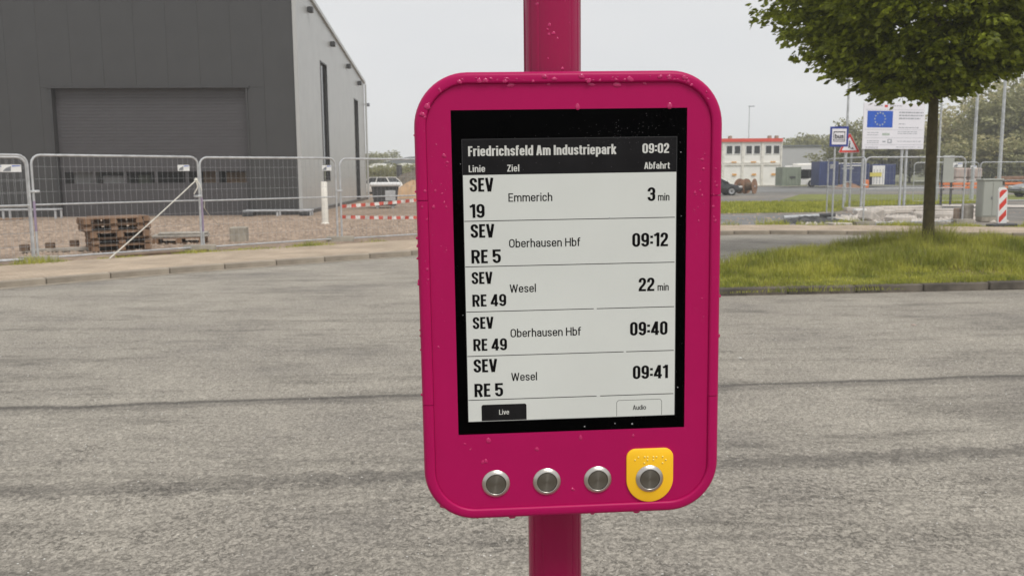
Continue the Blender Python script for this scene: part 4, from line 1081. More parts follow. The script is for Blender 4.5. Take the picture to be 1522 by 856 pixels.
# barrier tapes
def tape(p0, p1, label, s=.02):
    pts = sag(p0, p1, s, 14); o = p0.copy(); d = (p1-p0); rz = math.atan2(d.y, d.x); ry = -math.atan2(d.z, math.hypot(d.x, d.y))
    L_ = d.length; b = MB(); h = .042; n_ = 24; vs = []
    for k in range(n_+1):
        x = L_*k/n_; z = -s*math.sin(math.pi*k/n_)*1.0; tw = .012*math.sin(k*1.3)
        vs += [(x, tw, z-h), (x, -tw, z+h), (x, tw+.001, z-h), (x, -tw+.001, z+h)]
    fs = []
    for k in range(n_): fs += [(4*k, 4*k+4, 4*k+5, 4*k+1), (4*k+2, 4*k+3, 4*k+7, 4*k+6), (4*k+1, 4*k+5, 4*k+7, 4*k+3), (4*k, 4*k+2, 4*k+6, 4*k+4)]
    b.add(vs, fs, 'tape_stripes'); t = b.build('barrier_tape', label=label, cat='tape', group='red and white barrier tapes'); t.location = o; t.rotation_euler = (0, ry, rz)
tape(P(508, 307, 22.2), P(650, 294.0, 24.6), 'upper red and white barrier tape behind the fence beside the hall')
tape(P(507, 322.5, 22.2), P(650, 322.5, 24.6), 'lower red and white barrier tape behind the fence beside the hall')

# ------------------------------------------------------------------ pallets
def make_pallet(name, label):
    t = thing(name, label, 'pallet'); Lx, Ly = 1.2, .8
    bd = None
    def board(c, d, m):
        nonlocal bd
        b = MB(); b.box((0, 0, 0), d, m); o = b.build('board', t); o.location = c; return o
    top = board((0, -.34, .133), (1.2, .12, .022), 'wood_pallet')
    for y, w in ((-.19, 1), (0, 1.2), (.19, 1), (.34, 1)): inst(top, (0, y, .133), None, (1, w, 1))
    cr_ = board((0, 0, .111), (.12, .8, .022), 'wood_pallet')
    for x in (-.54, .54): inst(cr_, (x, 0, .111))
    bl = board((0, 0, .0), (.14, .20, .078), 'wood_pallet'); bl.name = 'block'; bl.location = (0, 0, .061)
    for x in (-.535, 0, .535):
        for y in (-.345, 0, .345):
            if x or y: inst(bl, (x, y, .061))
    bt = board((0, -.345, .011), (1.2, .12, .022), 'wood_pallet_dark')
    for y in (-.17, 0, .17, .345): inst(bt, (0, y, .011))
    return t
pc = P(171, 350, 19.6); base = Vector((pc.x, pc.y, .06))
p0 = None
names = ['lowest wooden pallet of the tall stack behind the fence', 'second wooden pallet from the bottom of the tall stack behind the fence', 'third wooden pallet from the bottom of the tall stack, its front board split',
         'fourth wooden pallet of the tall stack, shifted to the left', 'topmost wooden pallet of the tall stack behind the fence']
offs = [(.06, 0, .60), (.05, .03, .62), (.06, -.02, .58), (-.09, .02, .60), (-.10, 0, .62)]
for k in range(5):
    dx, dy, rz = offs[k]; loc = base + Vector((dx, dy, k*.147))
    if p0 is None: p0 = make_pallet('pallet', names[0]); p0['group'] = 'pallets stacked behind the fence'; p0.location = loc; p0.rotation_euler = (0, 0, rz)
    else: copy_tree(p0, label=names[k], loc=loc, rz=rz)
for k, nm in enumerate(('lowest', 'second lowest', 'third lowest', 'fourth', 'topmost')):  # rear stack added so the gaps of the front stack look dark
    copy_tree(p0, label='%s wooden pallet of the added rear stack hidden behind the tall front stack' % nm, loc=base + Vector((-.30+.02*(k % 2), .86, k*.147-.01)), rz=.60+.01*k)
# low pile to the right, planks and blocks
q = G(262, 362, .06); copy_tree(p0, label='single flat pallet lying right of the tall pallet stack', loc=(q.x, q.y+.3, .06), rz=.25)
b = MB(); b.bbox((0, 0, 0), (1.3, .7, .05), .008, 'wood_grey'); b.bbox((.05, .1, .055), (1.15, .5, .04), .008, 'wood_grey'); o = b.build('board_pile', label='pale weathered boards lying on the flat pallet', cat='boards'); o.location = (q.x+.02, q.y+.3, .235); o.rotation_euler = (0, 0, .27)
q = G(100, 374, .05); b = MB(); b.bbox((0, 0, .05), (1.75, .24, .07), .008, 'wood_grey'); b.bbox((.1, .3, .04), (1.6, .2, .06), .008, 'wood_pallet'); o = b.build('plank', label='grey planks lying on the gravel left of the pallet stack', cat='plank'); o.location = (q.x, q.y, .05); o.rotation_euler = (0, 0, .35)
for px, py, lab in ((75, 370, 'dark wooden block on the left end of the grey planks'), (111, 366, 'dark wooden block on the grey planks next to the pallet stack'), (37, 373, 'dark wooden block behind the leftmost fence post')):
    q = G(px, py, .12); b = MB(); b.bbox((0, 0, .07), (.17, .13, .14), .01, 'wood_pallet_dark'); o = b.build('wood_block', label=lab, cat='wood block', group='dark wood blocks by the planks'); o.location = q
q = G(356, 358.5, .05); b = MB(); b.bbox((0, 0, .17), (.40, .35, .38), .02, 'grey_stone' if 'grey_stone' in M else 'concrete'); o = b.build('concrete_block', label='grey square concrete block standing on the gravel behind the fence', cat='block'); o.location = q; o.rotation_euler = (0, 0, .1)
q = G(190, 381, .06); b = MB(); b.bbox((0, 0, 0), (1.9, .16, .05), .006, 'wood_pallet_dark'); o = b.build('plank', label='dark plank on the ground under the fence before the pallet stack', cat='plank'); o.location = q+Vector((.6, .35, .03)); o.rotation_euler = (0, 0, .74)

# stones on the gravel
def stones(name, n, reg, s0, s1, m, seed, z, label, cat='stones'):
    rs = np.random.RandomState(seed); base = np.array([[0,0,1],[.9,0,.1],[.2,.85,.0],[-.8,.4,.1],[-.5,-.7,0],[.4,-.8,.1]]); tri = np.array([[0,1,2],[0,2,3],[0,3,4],[0,4,5],[0,5,1]])
    P_ = reg(rs, n); n = len(P_); sc = rs.uniform(s0, s1, n)**1.0; an = rs.uniform(0, 6.28, n); fl_ = rs.uniform(.4, .9, n)
    c, s = np.cos(an), np.sin(an); V = np.zeros((n, 6, 3))
    for k in range(6):
        bx, by, bz = base[k]; V[:, k, 0] = P_[:, 0]+(bx*c-by*s)*sc; V[:, k, 1] = P_[:, 1]+(bx*s+by*c)*sc*rs.uniform(.7, 1.2, n); V[:, k, 2] = z+bz*sc*fl_
    F = (np.arange(n)[:, None, None]*6+tri[None]).reshape(-1, 3)
    return big_mesh(name, V, F, m, label=label, cat=cat, kind='stuff')
stones('gravel', 16000, lambda rs, n: poly_pts([(-14, 16.5), (-9, 18.5), (-5, 22.5), (-1, 27), (-2, 36), (-8.6, 33.8), (-22, 33), (-22, 20)], lambda q: q[:, 0]*0)(rs, n), .02, .075, 'stone_brown', 31, .05, 'loose brown gravel stones in front of the hall')
stones('asphalt_glints', 3200, lambda rs, n: poly_pts([(-4, 2.5), (4, 2.5), (8, 11), (-7, 11)], lambda q: q[:, 0]*0)(rs, n), .0025, .0065, 'glint_and_scrap', 32, -.003, 'pale chips imitating bright glints on the worn asphalt')  # pale colour of the chips stands in for glints
for px, py, lab in ((1358, 483, 'small orange leaf scrap on the asphalt right of the display'), (1100, 532, 'small pale scrap on the asphalt right of the display')):
    q = G(px, py); b = MB(); b.lathe([(.03, 0), (.024, .012), (.008, .016)], 'brick_pack' if py == 483 else 'glint_and_scrap', 7); o = b.build('litter', label=lab, cat='litter'); o.location = q; o.scale = (1.0, .8, .7) if py == 483 else (.6, .5, .5)
# ================================================================== BUILDING SITE ON THE RIGHT
def site_fence(p0, p1, label, z=.03):
    d = p1-p0; mid = (p0+p1)/2; o = copy_tree(fp0, label=label, group='mesh fence panels round the building site'); o.location = (mid.x, mid.y, z)
    o.rotation_euler = (0, 0, math.atan2(d.y, d.x)); o.scale = (d.length/3.42, 1, 1); return o
fa, fb, fc = Vector((10.72, 26.7)), Vector((14.15, 27.5)), Vector((10.85, 30.2))
site_fence(fa, fb, 'mesh fence panel behind the tree trunk, ending at the grey cabinet')
site_fence(fa, fc, 'mesh fence panel seen edge-on behind the blue bus stop sign')
fd0 = P(1458, 243, 46); fd1 = P(1500, 243, 47.2); fd2 = P(1545, 243, 48.5)
site_fence(Vector((fd0.x, 46.)), Vector((fd0.x+3.4, 46.4)), 'far mesh fence panel above the red and white beacon')
site_fence(Vector((fd0.x-3.5, 45.9)), Vector((fd0.x-.1, 46.)), 'far mesh fence panel behind the pale upright board', )
for q, lab in ((fa, 'concrete fence foot at the corner of the building site fence'), (fb, 'concrete fence foot beside the grey cabinet')):
    o = inst(foot0, (q.x, q.y-.02, .10), (0, 0, .3)); o['label'] = lab; o['group'] = 'concrete feet of the building site fence'
fence_clamp(fa.x, fa.y, 1.28, .3, 'steel clamp at the corner of the building site fence'); 

# blue bus stop sign
sg = G(1236.5, 330, .09)
t = thing('bus_stop_sign', 'square blue and white sign with a bus symbol on a grey post', 'sign', sg, .06)
b = MB(); b.tube([(0, 0, -.05), (0, 0, 2.40)], .03, 'galvanised', 12); b.build('post', t, smooth=True)
b = MB(); b.tube([(.1, 0, 2.36), (.14, 0, 2.98)], .018, 'galvanised', 8); b.build('post_cap', t)
b = MB(); b.bbox((.10, -.05, 2.69), (.60, .012, .63), .004, 'bus_blue'); b.build('sign_plate', t)
b = MB(); b.box((.10, -.058, 2.69), (.465, .004, .49), 'sign_white'); wp = b.build('white_field', t)
b = MB(); W1 = .375; H1 = .29     # bus symbol: outlined box, windows, lettering
for z_, h_ in ((2.69+H1/2, .03), (2.69-H1/2, .02)): b.box((.10, -.0615, z_), (W1, .003, h_), 'sign_black')
for x_ in (-1, 1): b.box((.10+x_*(W1/2-.01), -.0615, 2.69), (.02, .003, H1-.03), 'sign_black')
b.box((.10, -.0615, 2.69-.095), (W1-.05, .003, .016), 'sign_black')
b.build('bus_symbol', wp)
letters('BUS' if False else 'bus', -.04, 2.63, .28, .14, 'B', 'sign_black', wp, yb=-.0635, mmu=1.)
b = MB(); b.box((.10, -.03, 3.02), (.08, .05, .03), 'sign_black'); b.build('clip', t)
# roadworks warning triangle on two posts, lamp post behind
wt = G(1257, 308, .06); wt.y = 38.; wt = Vector((P(1258, 300, 38).x, 38, .06))
t = thing('warning_sign', 'red bordered triangular roadworks warning sign on a pair of grey posts', 'sign', wt, .05)
for x_ in (-.14, .14): b = MB(); b.tube([(x_, 0, 0), (x_, 0, 2.5)], .045, 'galvanised', 10); b.build('post', t, smooth=True)
b = MB(); b.box((0, 0, 1.75), (.5, .1, .05), 'galvanised'); b.box((.0, -.03, 1.18), (.40, .06, .04), 'galvanised'); b.build('cross_bar', t, kind='stuff')
def tri(w, z, r): h = w*.866; return [(-w/2+r, z), (w/2-r, z), (w/2-r*.3, z+r*.6), (r*.5, z+h-r*.6), (-r*.5, z+h-r*.6), (-w/2+r*.3, z+r*.6)]
b = MB(); b.prism(tri(.98, 2.42, .06), -.06, -.05, 'sign_white', plane='XZ'); b.build('sign_plate', t)
b = MB(); b.prism(tri(.94, 2.435, .05), -.064, -.061, 'sign_red', plane='XZ'); rb_ = b.build('red_border', t)
b = MB(); b.prism(tri(.66, 2.52, .03), -.068, -.065, 'sign_white', plane='XZ')
b.build('white_field', rb_)
b = MB(); b.prism([(-.02, 2.86), (.03, 2.86), (.03, 2.92), (-.02, 2.92)], -.071, -.069, 'sign_black', plane='XZ'); b.prism([(-.05, 2.62), (-.01, 2.62), (.04, 2.84), (-.02, 2.84)], -.0712, -.0692, 'sign_black', plane='XZ'); b.prism([(.03, 2.60), (.06, 2.60), (.02, 2.72), (-.01, 2.70)], -.0714, -.0694, 'sign_black', plane='XZ'); b.prism([(.06, 2.57), (.2, 2.57), (.13, 2.66)], -.0716, -.0696, 'sign_black', plane='XZ')
b.build('digging_figure', rb_)
def lamp_post(px, py, Y, h, label, r=.075, arm=True):
    q = P(px, py, Y); t = thing('lamp_post', label, 'lamp post', (q.x, Y, .02), group='grey lamp posts on the building site')
    b = MB(); b.tube([(0, 0, 0), (0, 0, .9), (0, 0, h)], [r*1.35, r*1.2, r*.75], 'galvanised', 12); b.build('post', t, smooth=True)
    b = MB(); b.lathe([(r*2.2, 0), (r*2.2, .03), (r*1.3, .04)], 'concrete', 12); b.build('base', t)
    b = MB(); b.bbox((.25, 0, h+.03), (.75, .22, .09), .02, 'grey_print'); b.build('lamp_head', t)
    return t
lamp_post(1254.5, 300, 45, 8.2, 'slim grey lamp post rising behind the blue bus stop sign', .06)
lamp_post(1391.5, 300, 47, 6.6, 'thin pale lamp post just right of the tree trunk', .055)
lamp_post(1443.5, 297, 50, 8.4, 'grey lamp post between the tree trunk and the grey cabinet', .085)
lamp_post(1484, 280, 52, 9.0, 'rightmost grey lamp post, rising behind the grey cabinet', .09)
lamp_post(1111, 270, 112, 9.8, 'very distant lamp mast behind the red roofed containers', .07)

# information board with the European flag
Y = 37.5; bl = P(1281, 222, Y); br_ = P(1372, 222, Y+.8); tl = P(1284, 153, Y)
w_ = (br_-bl).length; h_ = tl.z-bl.z
t = thing('project_board', 'large white funding board with blue European flag behind the street tree', 'information board', (bl.x, bl.y, 0), math.atan2(br_.y-bl.y, br_.x-bl.x))
for x_ in (.12, 2.05, 2.28): b = MB(); b.box((x_, .06, (bl.z+h_)/2-.05), (.09, .07, bl.z+h_-.1), 'galvanised'); b.build('post', t)
b = MB(); b.bbox((w_/2, 0, bl.z+h_/2), (w_, .04, h_), .008, 'sign_white'); b.build('board', t)
def U(u, v): return (u*w_, bl.z+h_*(1-v))
def rect(b, u0, v0, u1, v1, m, y=-.024):
    a = U(u0, v1); c = U(u1, v0); b.add([(a[0], y, a[1]), (c[0], y, a[1]), (c[0], y, c[1]), (a[0], y, c[1])], [(0, 1, 2, 3)], m)
b = MB(); rect(b, .06, .17, .47, .53, 'sign_blue'); fl_ = b.build('european_flag', t)
b = MB(); cu_, cv_ = U(.265, .345)
for k in range(12):
    a = 2*math.pi*k/12; cx_, cz_ = cu_+math.sin(a)*.26, cv_+math.cos(a)*.26
    vs = [(cx_+math.sin(2*math.pi*j/10)*(.055 if j % 2 == 0 else .022), -.028, cz_+math.cos(2*math.pi*j/10)*(.055 if j % 2 == 0 else .022)) for j in range(10)]
    b.add(vs, [tuple(range(10))], 'star_pale')
b.build('stars', fl_, kind='stuff')
b = MB(); rr = random.Random(8)
def textline(u0, v, u1, h=.020, m='sign_grey'):
    u = u0
    while u < u1:
        l_ = rr.uniform(.02, .06); rect(b, u, v-h/2, min(u+l_, u1), v+h/2, m); u += l_+.010
for v in (.20, .265, .33): textline(.57, v, .97 if v < .3 else .92, .030)
textline(.57, .45, .68, .016); textline(.57, .53, .90, .018)
for v in (.62, .66): textline(.56, v, .88, .014)
for v in (.64, .69): textline(.07, v, .25, .014)
for v in (.82, .86): textline(.07, v, .26, .014)
textline(.56, .83, .96, .014)
for v in (.95, .975): textline(.05, v, .25, .010)
textline(.55, .955, .86, .012); textline(.90, .96, .96, .012)
textline(.16, .06, .30, .018); textline(.42, .06, .62, .018)
for v in (.14, .575, .75, .90): rect(b, .03, v, .98, v+.005, 'sign_grey')
b.build('printed_text', t, kind='stuff')
b = MB(); rect(b, .40, .78, .47, .87, 'sign_grey'); rect(b, .415, .80, .45, .845, 'sign_white', -.026); rect(b, .31, .65, .43, .70, 'star_pale'); rect(b, .33, .04, .38, .09, 'sign_red'); rect(b, .32, .82, .37, .85, 'sign_grey')
b.build('logo', t, kind='stuff')

# grey street cabinet and red-white beacon
q = G(1470, 328, .09)
t = thing('street_cabinet', 'pale grey electrical cabinet standing at the end of the building site fence', 'cabinet', (q.x, q.y+.1, .07), .12)
b = MB(); b.bbox((0, 0, .72), (.66, .34, 1.16), .012, 'cabinet_grey'); b.build('body', t)
b = MB(); b.bbox((0, 0, .09), (.64, .32, .20), .01, 'concrete'); b.build('plinth', t)
b = MB(); b.bbox((0, 0, 1.325), (.72, .40, .06), .015, 'cabinet_grey'); b.build('lid', t)
for x_ in (-.16, .16): b = MB(); b.bbox((x_, -.176, .72), (.30, .012, 1.08), .004, 'cabinet_grey'); dd = b.build('door', t)
b = MB(); b.bbox((-.03, -.19, .75), (.02, .02, .10), .004, 'grey_print'); b.build('handle', dd)
q = P(1489, 328, 25.6)
t = thing('beacon', 'red and white striped traffic beacon standing before the grey cabinet', 'beacon', (q.x, q.y, .10), .1, rot=(0, R(-2), .1))
wq, hq = .27, 1.04; b = MB()
b.prism([(-wq/2, .06), (wq/2, .06), (wq/2, .06+hq-.08), (wq/2-.06, .06+hq), (-wq/2+.06, .06+hq), (-wq/2, .06+hq-.08)], -.03, .03, 'white_plastic', plane='XZ'); b.build('blade', t)
b = MB()
x0_, x1_ = -wq/2+.025, wq/2-.025
for k in range(3):
    zc = .15+k*.36; lo, hi = .09, .06+hq-.07
    poly = [(x0_, zc-.09), (x1_, zc+.13), (x1_, zc+.31), (x0_, zc+.09)]
    def clip(poly, z, keep_above):
        out = []
        for i in range(len(poly)):
            p, c = poly[i], poly[(i+1) % len(poly)]; ip = (p[1] >= z) == keep_above; ic = (c[1] >= z) == keep_above
            if ip: out.append(p)
            if ip != ic: f = (z-p[1])/(c[1]-p[1]); out.append((p[0]+f*(c[0]-p[0]), z))
        return out
    poly = clip(clip(poly, lo, True), hi, False)
    if len(poly) > 2: b.add([(x, -.0335, z) for x, z in poly], [tuple(range(len(poly)))], 'sign_red')
b.build('red_stripes', t, kind='stuff')
b = MB(); b.bbox((0, 0, .0), (.75, .38, .09), .02, 'debris_black'); b.build('rubber_foot', t)

# pale upright board and posts, blocks, debris
q = P(1407, 300, 42)
t = thing('upright_board', 'narrow pale grey board on dark legs right of the tree trunk', 'board', (q.x, 42, .05))
b = MB(); b.bbox((0, 0, 1.72), (.52, .05, 1.28), .01, 'cabinet_grey'); b.build('panel', t)
for x_ in (-.26, .20): b = MB(); b.box((x_, .06, .95), (.09, .06, 1.9), 'debris_black'); b.build('leg', t)
def block(px, py, Y, d, m, label, cat='block', rz=.2, name='stone_block', z0=.05, group=None):
    q = P(px, py, Y); b = MB(); b.bbox((0, 0, d[2]/2), d, min(d)*.12, m)
    o = b.build(name, label=label, cat=cat, group=group); o.location = (q.x, Y, z0); o.rotation_euler = (0, 0, rz); return o
block(1437, 325, 28.6, (.30, .28, .55), 'wood_grey', 'upright pale wooden stump beside the fence end')
block(1425, 325, 28.9, (.26, .28, .42), 'stone_brown', 'dark squat block leaning on the pale stump')
block(1289, 322, 28.8, (.5, .5, .30), 'rubble_pale', 'broken pale stone leaning at the foot of the site fence', rz=.6, name='rubble_stone').rotation_euler = (.1, .45, .6)
block(1304, 320, 29.6, (.45, .4, .42), 'rubble_pale', 'largest pale rubble stone behind the fence foot', rz=.2, name='rubble_stone').rotation_euler = (.2, -.35, .2)
block(1335, 323, 28.6, (.75, .4, .16), 'rubble_pale', 'flat pale stone slab left of the tree trunk', rz=.3, name='rubble_stone')
block(1246, 331, 26.6, (.65, .5, .10), 'rubble_pale', 'pale flat slab at the foot of the bus stop sign', name='stone_slab')
block(1278, 316, 34, (.5, .2, .2), 'white_plastic', 'small white pipe end on the site ground left of the fence corner', name='pipe_piece')
rs2 = random.Random(77)
sl = [(1312, 305, 36.6, 3.2, 'long white kerb slab at the back of the slab pile'), (1352, 303, 37.6, 2.6, 'white kerb slab lying just left of the tree trunk'), (1330, 308.5, 34.6, 2.9, 'nearest white kerb slab left of the tree trunk'), (1300, 311, 33.6, 1.5, 'short white kerb slab at the left end of the slab pile'),
      (1404, 309, 34.4, 2.4, 'white kerb slab right of the tree trunk, farther one'), (1400, 314, 32.0, 2.2, 'white kerb slab right of the tree trunk, middle one'), (1408, 318, 30.6, 2.0, 'white kerb slab right of the tree trunk, nearest one'), (1452, 312, 33.4, 1.0, 'short white kerb slab beside the fence end post')]
for px, py, Y, l_, lab in sl: block(px, py, Y, (l_, .34, .16), 'rubble_pale', lab, cat='kerb slab', rz=rs2.uniform(-.04, .08), name='kerb_slab', group='white kerb slabs lying on the site')
# dark asphalt heap with pipes
def heap(name, px, py, Y, rx_, ry_, h, m, label, cat, seed, rough=.25, n=26):
    q = P(px, py, Y); rr = random.Random(seed); b = MB(); vs = []; fs = []; ring = 8
    for i in range(ring+1):
        f = i/ring
        for j in range(n):
            a = 2*math.pi*j/n; k_ = 1+.12*math.sin(3*a+seed)+.08*math.sin(7*a); z = h*(1-f**1.5)*(1+rr.uniform(-rough, rough)*(f > 0))-.03*(f == 1)
            vs.append((math.cos(a)*rx_*f*k_, math.sin(a)*ry_*f*k_, z))
    for i in range(ring):
        for j in range(n): fs.append((i*n+j, i*n+(j+1) % n, (i+1)*n+(j+1) % n, (i+1)*n+j))
    b.add(vs, fs, m); o = b.build(name, label=label, cat=cat, smooth=False); o.location = (q.x, Y, .04); return o
heap('asphalt_heap', 1205, 328, 28.2, 1.5, .55, .18, 'debris_black', 'low black heap of broken asphalt left of the bus stop sign', 'heap', 3, .5)
q = G(1180, 327, .1); b = MB(); b.tube([(-.35, 0, .08), (.9, .25, .12)], .07, 'galvanised', 10); b.tube([(.9, .25, .12), (1.5, .4, .14)], .07, 'debris_black', 10); o = b.build('pipe', label='short grey pipe sticking out of the black asphalt heap', cat='pipe'); o.location = q
stones('site_rubble', 900, lambda rs, n: poly_pts([(9.0, 27.3), (16, 28.2), (17, 33), (11, 33)], lambda q: q[:, 0]*0)(rs, n), .03, .12, 'rubble_pale', 41, .045, 'small pale rubble scattered behind the site fence')
stones('site_gravel', 1500, lambda rs, n: poly_pts([(2, 26.4), (12, 27), (20, 34), (4, 60), (2, 60)], lambda q: q[:, 0]*0)(rs, n), .02, .07, 'stone_brown', 42, .045, 'scattered dark gravel on the building site')

# two storeys of white office containers under a red roof edge
CY_ = 104.; cx0 = P(1161, 270, CY_).x; CW = 2.30; CHH = 2.62
def office(name, label, upper):
    t = thing(name, label, 'office container', group='white office containers stacked in two storeys')
    b = MB(); b.box((0, 3, CHH/2), (CW-.04, 5.9, CHH-.06), 'container_white'); b.build('body', t)
    for sx in (-1, 1): b = MB(); b.box((sx*(CW/2-.07), -.02, CHH/2), (.13, .14, CHH-.02), 'container_frame'); b.build('corner_post', t)
    for z_, nm in ((.08, 'bottom_rail'), (CHH-.10, 'top_rail')): b = MB(); b.box((0, -.01, z_), (CW-.30, .12, .16), 'container_frame'); b.build(nm, t)
    return t
def win(t, x, z, w, h):
    b = MB(); b.box((x, .02, z), (w, .08, h), 'white_plastic'); f = b.build('window', t)
    b = MB(); b.box((x, -.03, z), (w-.14, .02, h-.14), 'dark_window'); b.build('pane', f)
ordn = ['rightmost', 'second from the right', 'third from the right', 'fourth from the right', 'fifth from the right']
u0 = office('office_container', 'upper white office container with two windows, rightmost of its row', True)
for x_ in (-.44, .50): win(u0, x_, 1.62, .78, 1.02)
b = MB(); b.box((0, -.08, CHH+.10), (CW, .26, .40), 'red_roof'); b.build('roof_edge', u0)
b = MB(); b.box((.1, -.10, .18), (.6, .02, .14), 'sticker_orange'); b.build('sticker', u0)
l0 = office('office_container', 'lower white office container, rightmost of its row', False)
b = MB(); b.box((.2, -.06, 1.35), (.5, .03, .22), 'sticker_orange'); b.build('sticker', l0)
for k in range(5):
    x = cx0-CW*(k+.5)
    o = u0 if k == 0 else copy_tree(u0, label='upper white office container with two windows, %s' % ordn[k]); o.location = (x, CY_, CHH+.03)
    o = l0 if k == 0 else copy_tree(l0, label='lower white office container, %s' % ordn[k]); o.location = (x, CY_, .03)
rv = None
for px, lab in ((1154, 'rightmost dark roof vent on the red roofed containers'), (1143.5, 'second dark roof vent from the right on the red roofed containers'), (1085, 'dark roof vent above the left windows of the containers')):
    o = block(px, 210, CY_+.6, (.42, .4, .35), 'stone_brown', lab, 'roof vent', 0, 'roof_vent', CHH*2+.32, 'roof vents on the office containers')
# grey-green container, bus, blue containers, hall behind
q0, q1 = P(1162, 276, 90), P(1190, 276, 90); w1 = q1.x-q0.x
def crate_container(name, px0, px1, py_top, py_bot, Y, dep, m, label, cat='container', ribs=10):
    a = P(px0, py_bot, Y); c = P(px1, py_top, Y); w = c.x-a.x; h = c.z-a.z
    t = thing(name, label, cat, ((a.x+c.x)/2, Y, max(a.z, .05)), group=None)
    b = MB(); b.box((0, dep/2, h/2), (w, dep, h), m); b.build('body', t)
    b = MB()
    for k in range(ribs): b.box((-w/2+w*(k+.5)/ribs, -.02, h/2), (w/ribs*.45, .05, h-.3), m)
    b.build('corrugation', t, kind='stuff')
    for sx in (-1, 1): b = MB(); b.box((sx*(w/2-.05), -.03, h/2), (.12, .10, h+.02), m); b.build('corner_post', t)
    return t, w, h
tg, wg, hg = crate_container('site_container', 1162.5, 1190.5, 248.5, 276.5, 90, 2.4, 'container_green', 'grey green site container between the white offices and the white bus', ribs=6)
b = MB(); b.box((.1, -.07, hg*.46), (.55, .03, .18), 'debris_black'); b.build('label_plate', tg)
tb, wb, hb = crate_container('blue_container', 1217, 1246, 240, 276, 88, 2.4, 'container_blue', 'dark blue container partly hiding the white bus', ribs=9)
tb2, wb2, hb2 = crate_container('blue_container', 1248, 1292, 243, 275, 89, 2.4, 'container_blue', 'long dark blue container behind the warning sign posts', ribs=16)
b = MB(); b.box((-.2, -.08, hb2*.9), (2.0, .02, .10), 'container_white'); b.build('print', tb2)
tb3, wb3, hb3 = crate_container('blue_container', 1295, 1331, 244, 275, 90, 2.4, 'container_blue', 'dark blue container with a white door below the funding board', ribs=12)
b = MB(); b.box((-.55, -.10, hb3*.47), (1.25, .08, hb3*.92), 'container_white'); dr_ = b.build('door', tb3)
b = MB()
for k in range(4): b.box((-1.0+k*.3, -.15, hb3*.40), (.05, .02, hb3*.7), 'sign_grey')
b.build('door_grooves', dr_, kind='stuff')
b = MB(); b.box((-.85, -.17, hb3*.50), (1.2, .03, .42), 'sign_yellow'); b.build('banner', tb3)
b = MB(); b.bbox((0, 0, .4), (.45, .45, .8), .05, 'orange_plastic'); o = b.build('fuel_drum', label='small orange bin between the two blue containers', cat='bin'); q = P(1287, 274, 86); o.location = (q.x, 86, .05)
heap('rust_heap', 1262, 276, 84, 1.5, .7, .5, 'drum_wood', 'reddish brown heap in front of the long blue container', 'heap', 5)
# bus
q = P(1217, 275, 93); BX = q.x
t = thing('bus', 'white single deck bus showing between the green and the blue container', 'bus', (P(1173, 275, 93.5).x+4.9, 93.5, .0)); t.scale = (.85, .85, .82)
def busprof(): return [(-5.6, .35), (5.6, .35), (5.75, .6), (5.75, 2.3), (5.4, 2.85), (-5.5, 2.85), (-5.7, 2.6), (-5.7, .5)]
b = MB(); b.prism(busprof(), 0, 2.5, 'container_white', plane='XZ'); b.build('body', t)
b = MB(); b.box((0, -.02, 1.75), (10.9, .06, 1.15), 'dark_window'); b.build('window_band', t)
b = MB(); b.bbox((-.5, 1.2, 2.98), (8.5, 1.8, .25), .06, 'container_white'); b.build('roof_unit', t)
for x_ in (-3.0, 3.1):
    b = MB(); b.lathe([(.62, -.06), (.62, .02)], 'container_white', 20, T=Matrix.Translation((x_, -.02, .62)), axis='Y'); b.build('wheel_arch', t)
    b = MB(); b.lathe([(.48, -.10), (.48, .2)], 'tyre', 20, T=Matrix.Translation((x_, -.05, .50)), axis='Y'); wh = b.build('wheel', t)
    b = MB(); b.lathe([(.24, -.17), (.28, -.14)], 'rim', 16, T=Matrix.Translation((x_, -.05, .50)), axis='Y'); b.build('rim', wh)
# big pale grey hall far behind
q0 = P(1150, 247, 150); q1 = P(1243, 217.5, 150)
t = thing('warehouse', 'wide pale grey warehouse behind the bus and the blue container', 'building', (q0.x, 150, 0))
w = q1.x-q0.x; b = MB(); b.box((w/2, 12, q1.z/2), (w, 24, q1.z), 'far_hall_grey'); b.build('wall', t)
b = MB(); b.box((w/2, 12, q1.z+.1), (w+.4, 24.4, .25), 'far_hall_dark'); b.build('roof_edge', t)
# orange barriers and brick packs
for i, (px0, px1, py, Y, lab) in enumerate(((1396, 1452, 282.5, 74, 'long orange plastic barrier beyond the site fence, right of the tree trunk'), (1493, 1540, 280.5, 74, 'long orange plastic barrier left of the silver car'))):
    a, c = P(px0, py, Y), P(px1, py, Y); t = thing('orange_barrier', lab, 'barrier', ((a.x+c.x)/2, Y, .05)); w = c.x-a.x
    for z_ in (.22, .52): b = MB(); b.bbox((0, 0, z_), (w, .1, .20), .02, 'orange_plastic'); b.build('board', t)
    ft = None
    for k in range(4):
        loc = (-w/2+w*(k+.5)/4, .06, .33)
        if ft is None: b = MB(); b.box((0, 0, 0), (.08, .05, .66), 'tyre'); ft = b.build('support', t); ft.location = loc
        else: inst(ft, loc)
for px, z0, lab in ((1424, .05, 'lower pack of paving bricks, left of the two piles'), (1424, 1.0, 'upper pack of paving bricks, left of the two piles'), (1446, .05, 'lower pack of paving bricks behind the lamp post'), (1446, 1.0, 'upper pack of paving bricks behind the lamp post')):
    block(px, 270, 82, (1.15, 1.1, .92), 'brick_pack', lab, 'brick pack', rnd.uniform(-.06, .06), 'brick_pack', z0, 'packs of paving bricks')
for px, lab in ((1505, 'dark red steel beams piled left of the silver car'),):
    q = P(px, 268, 80); b = MB()
    b.bbox((0, 0, .9), (2.8, .8, .35), .05, 'drum_wood'); o = b.build('beam_pile', label=lab, cat='beams'); o.location = (q.x, 80, .05)
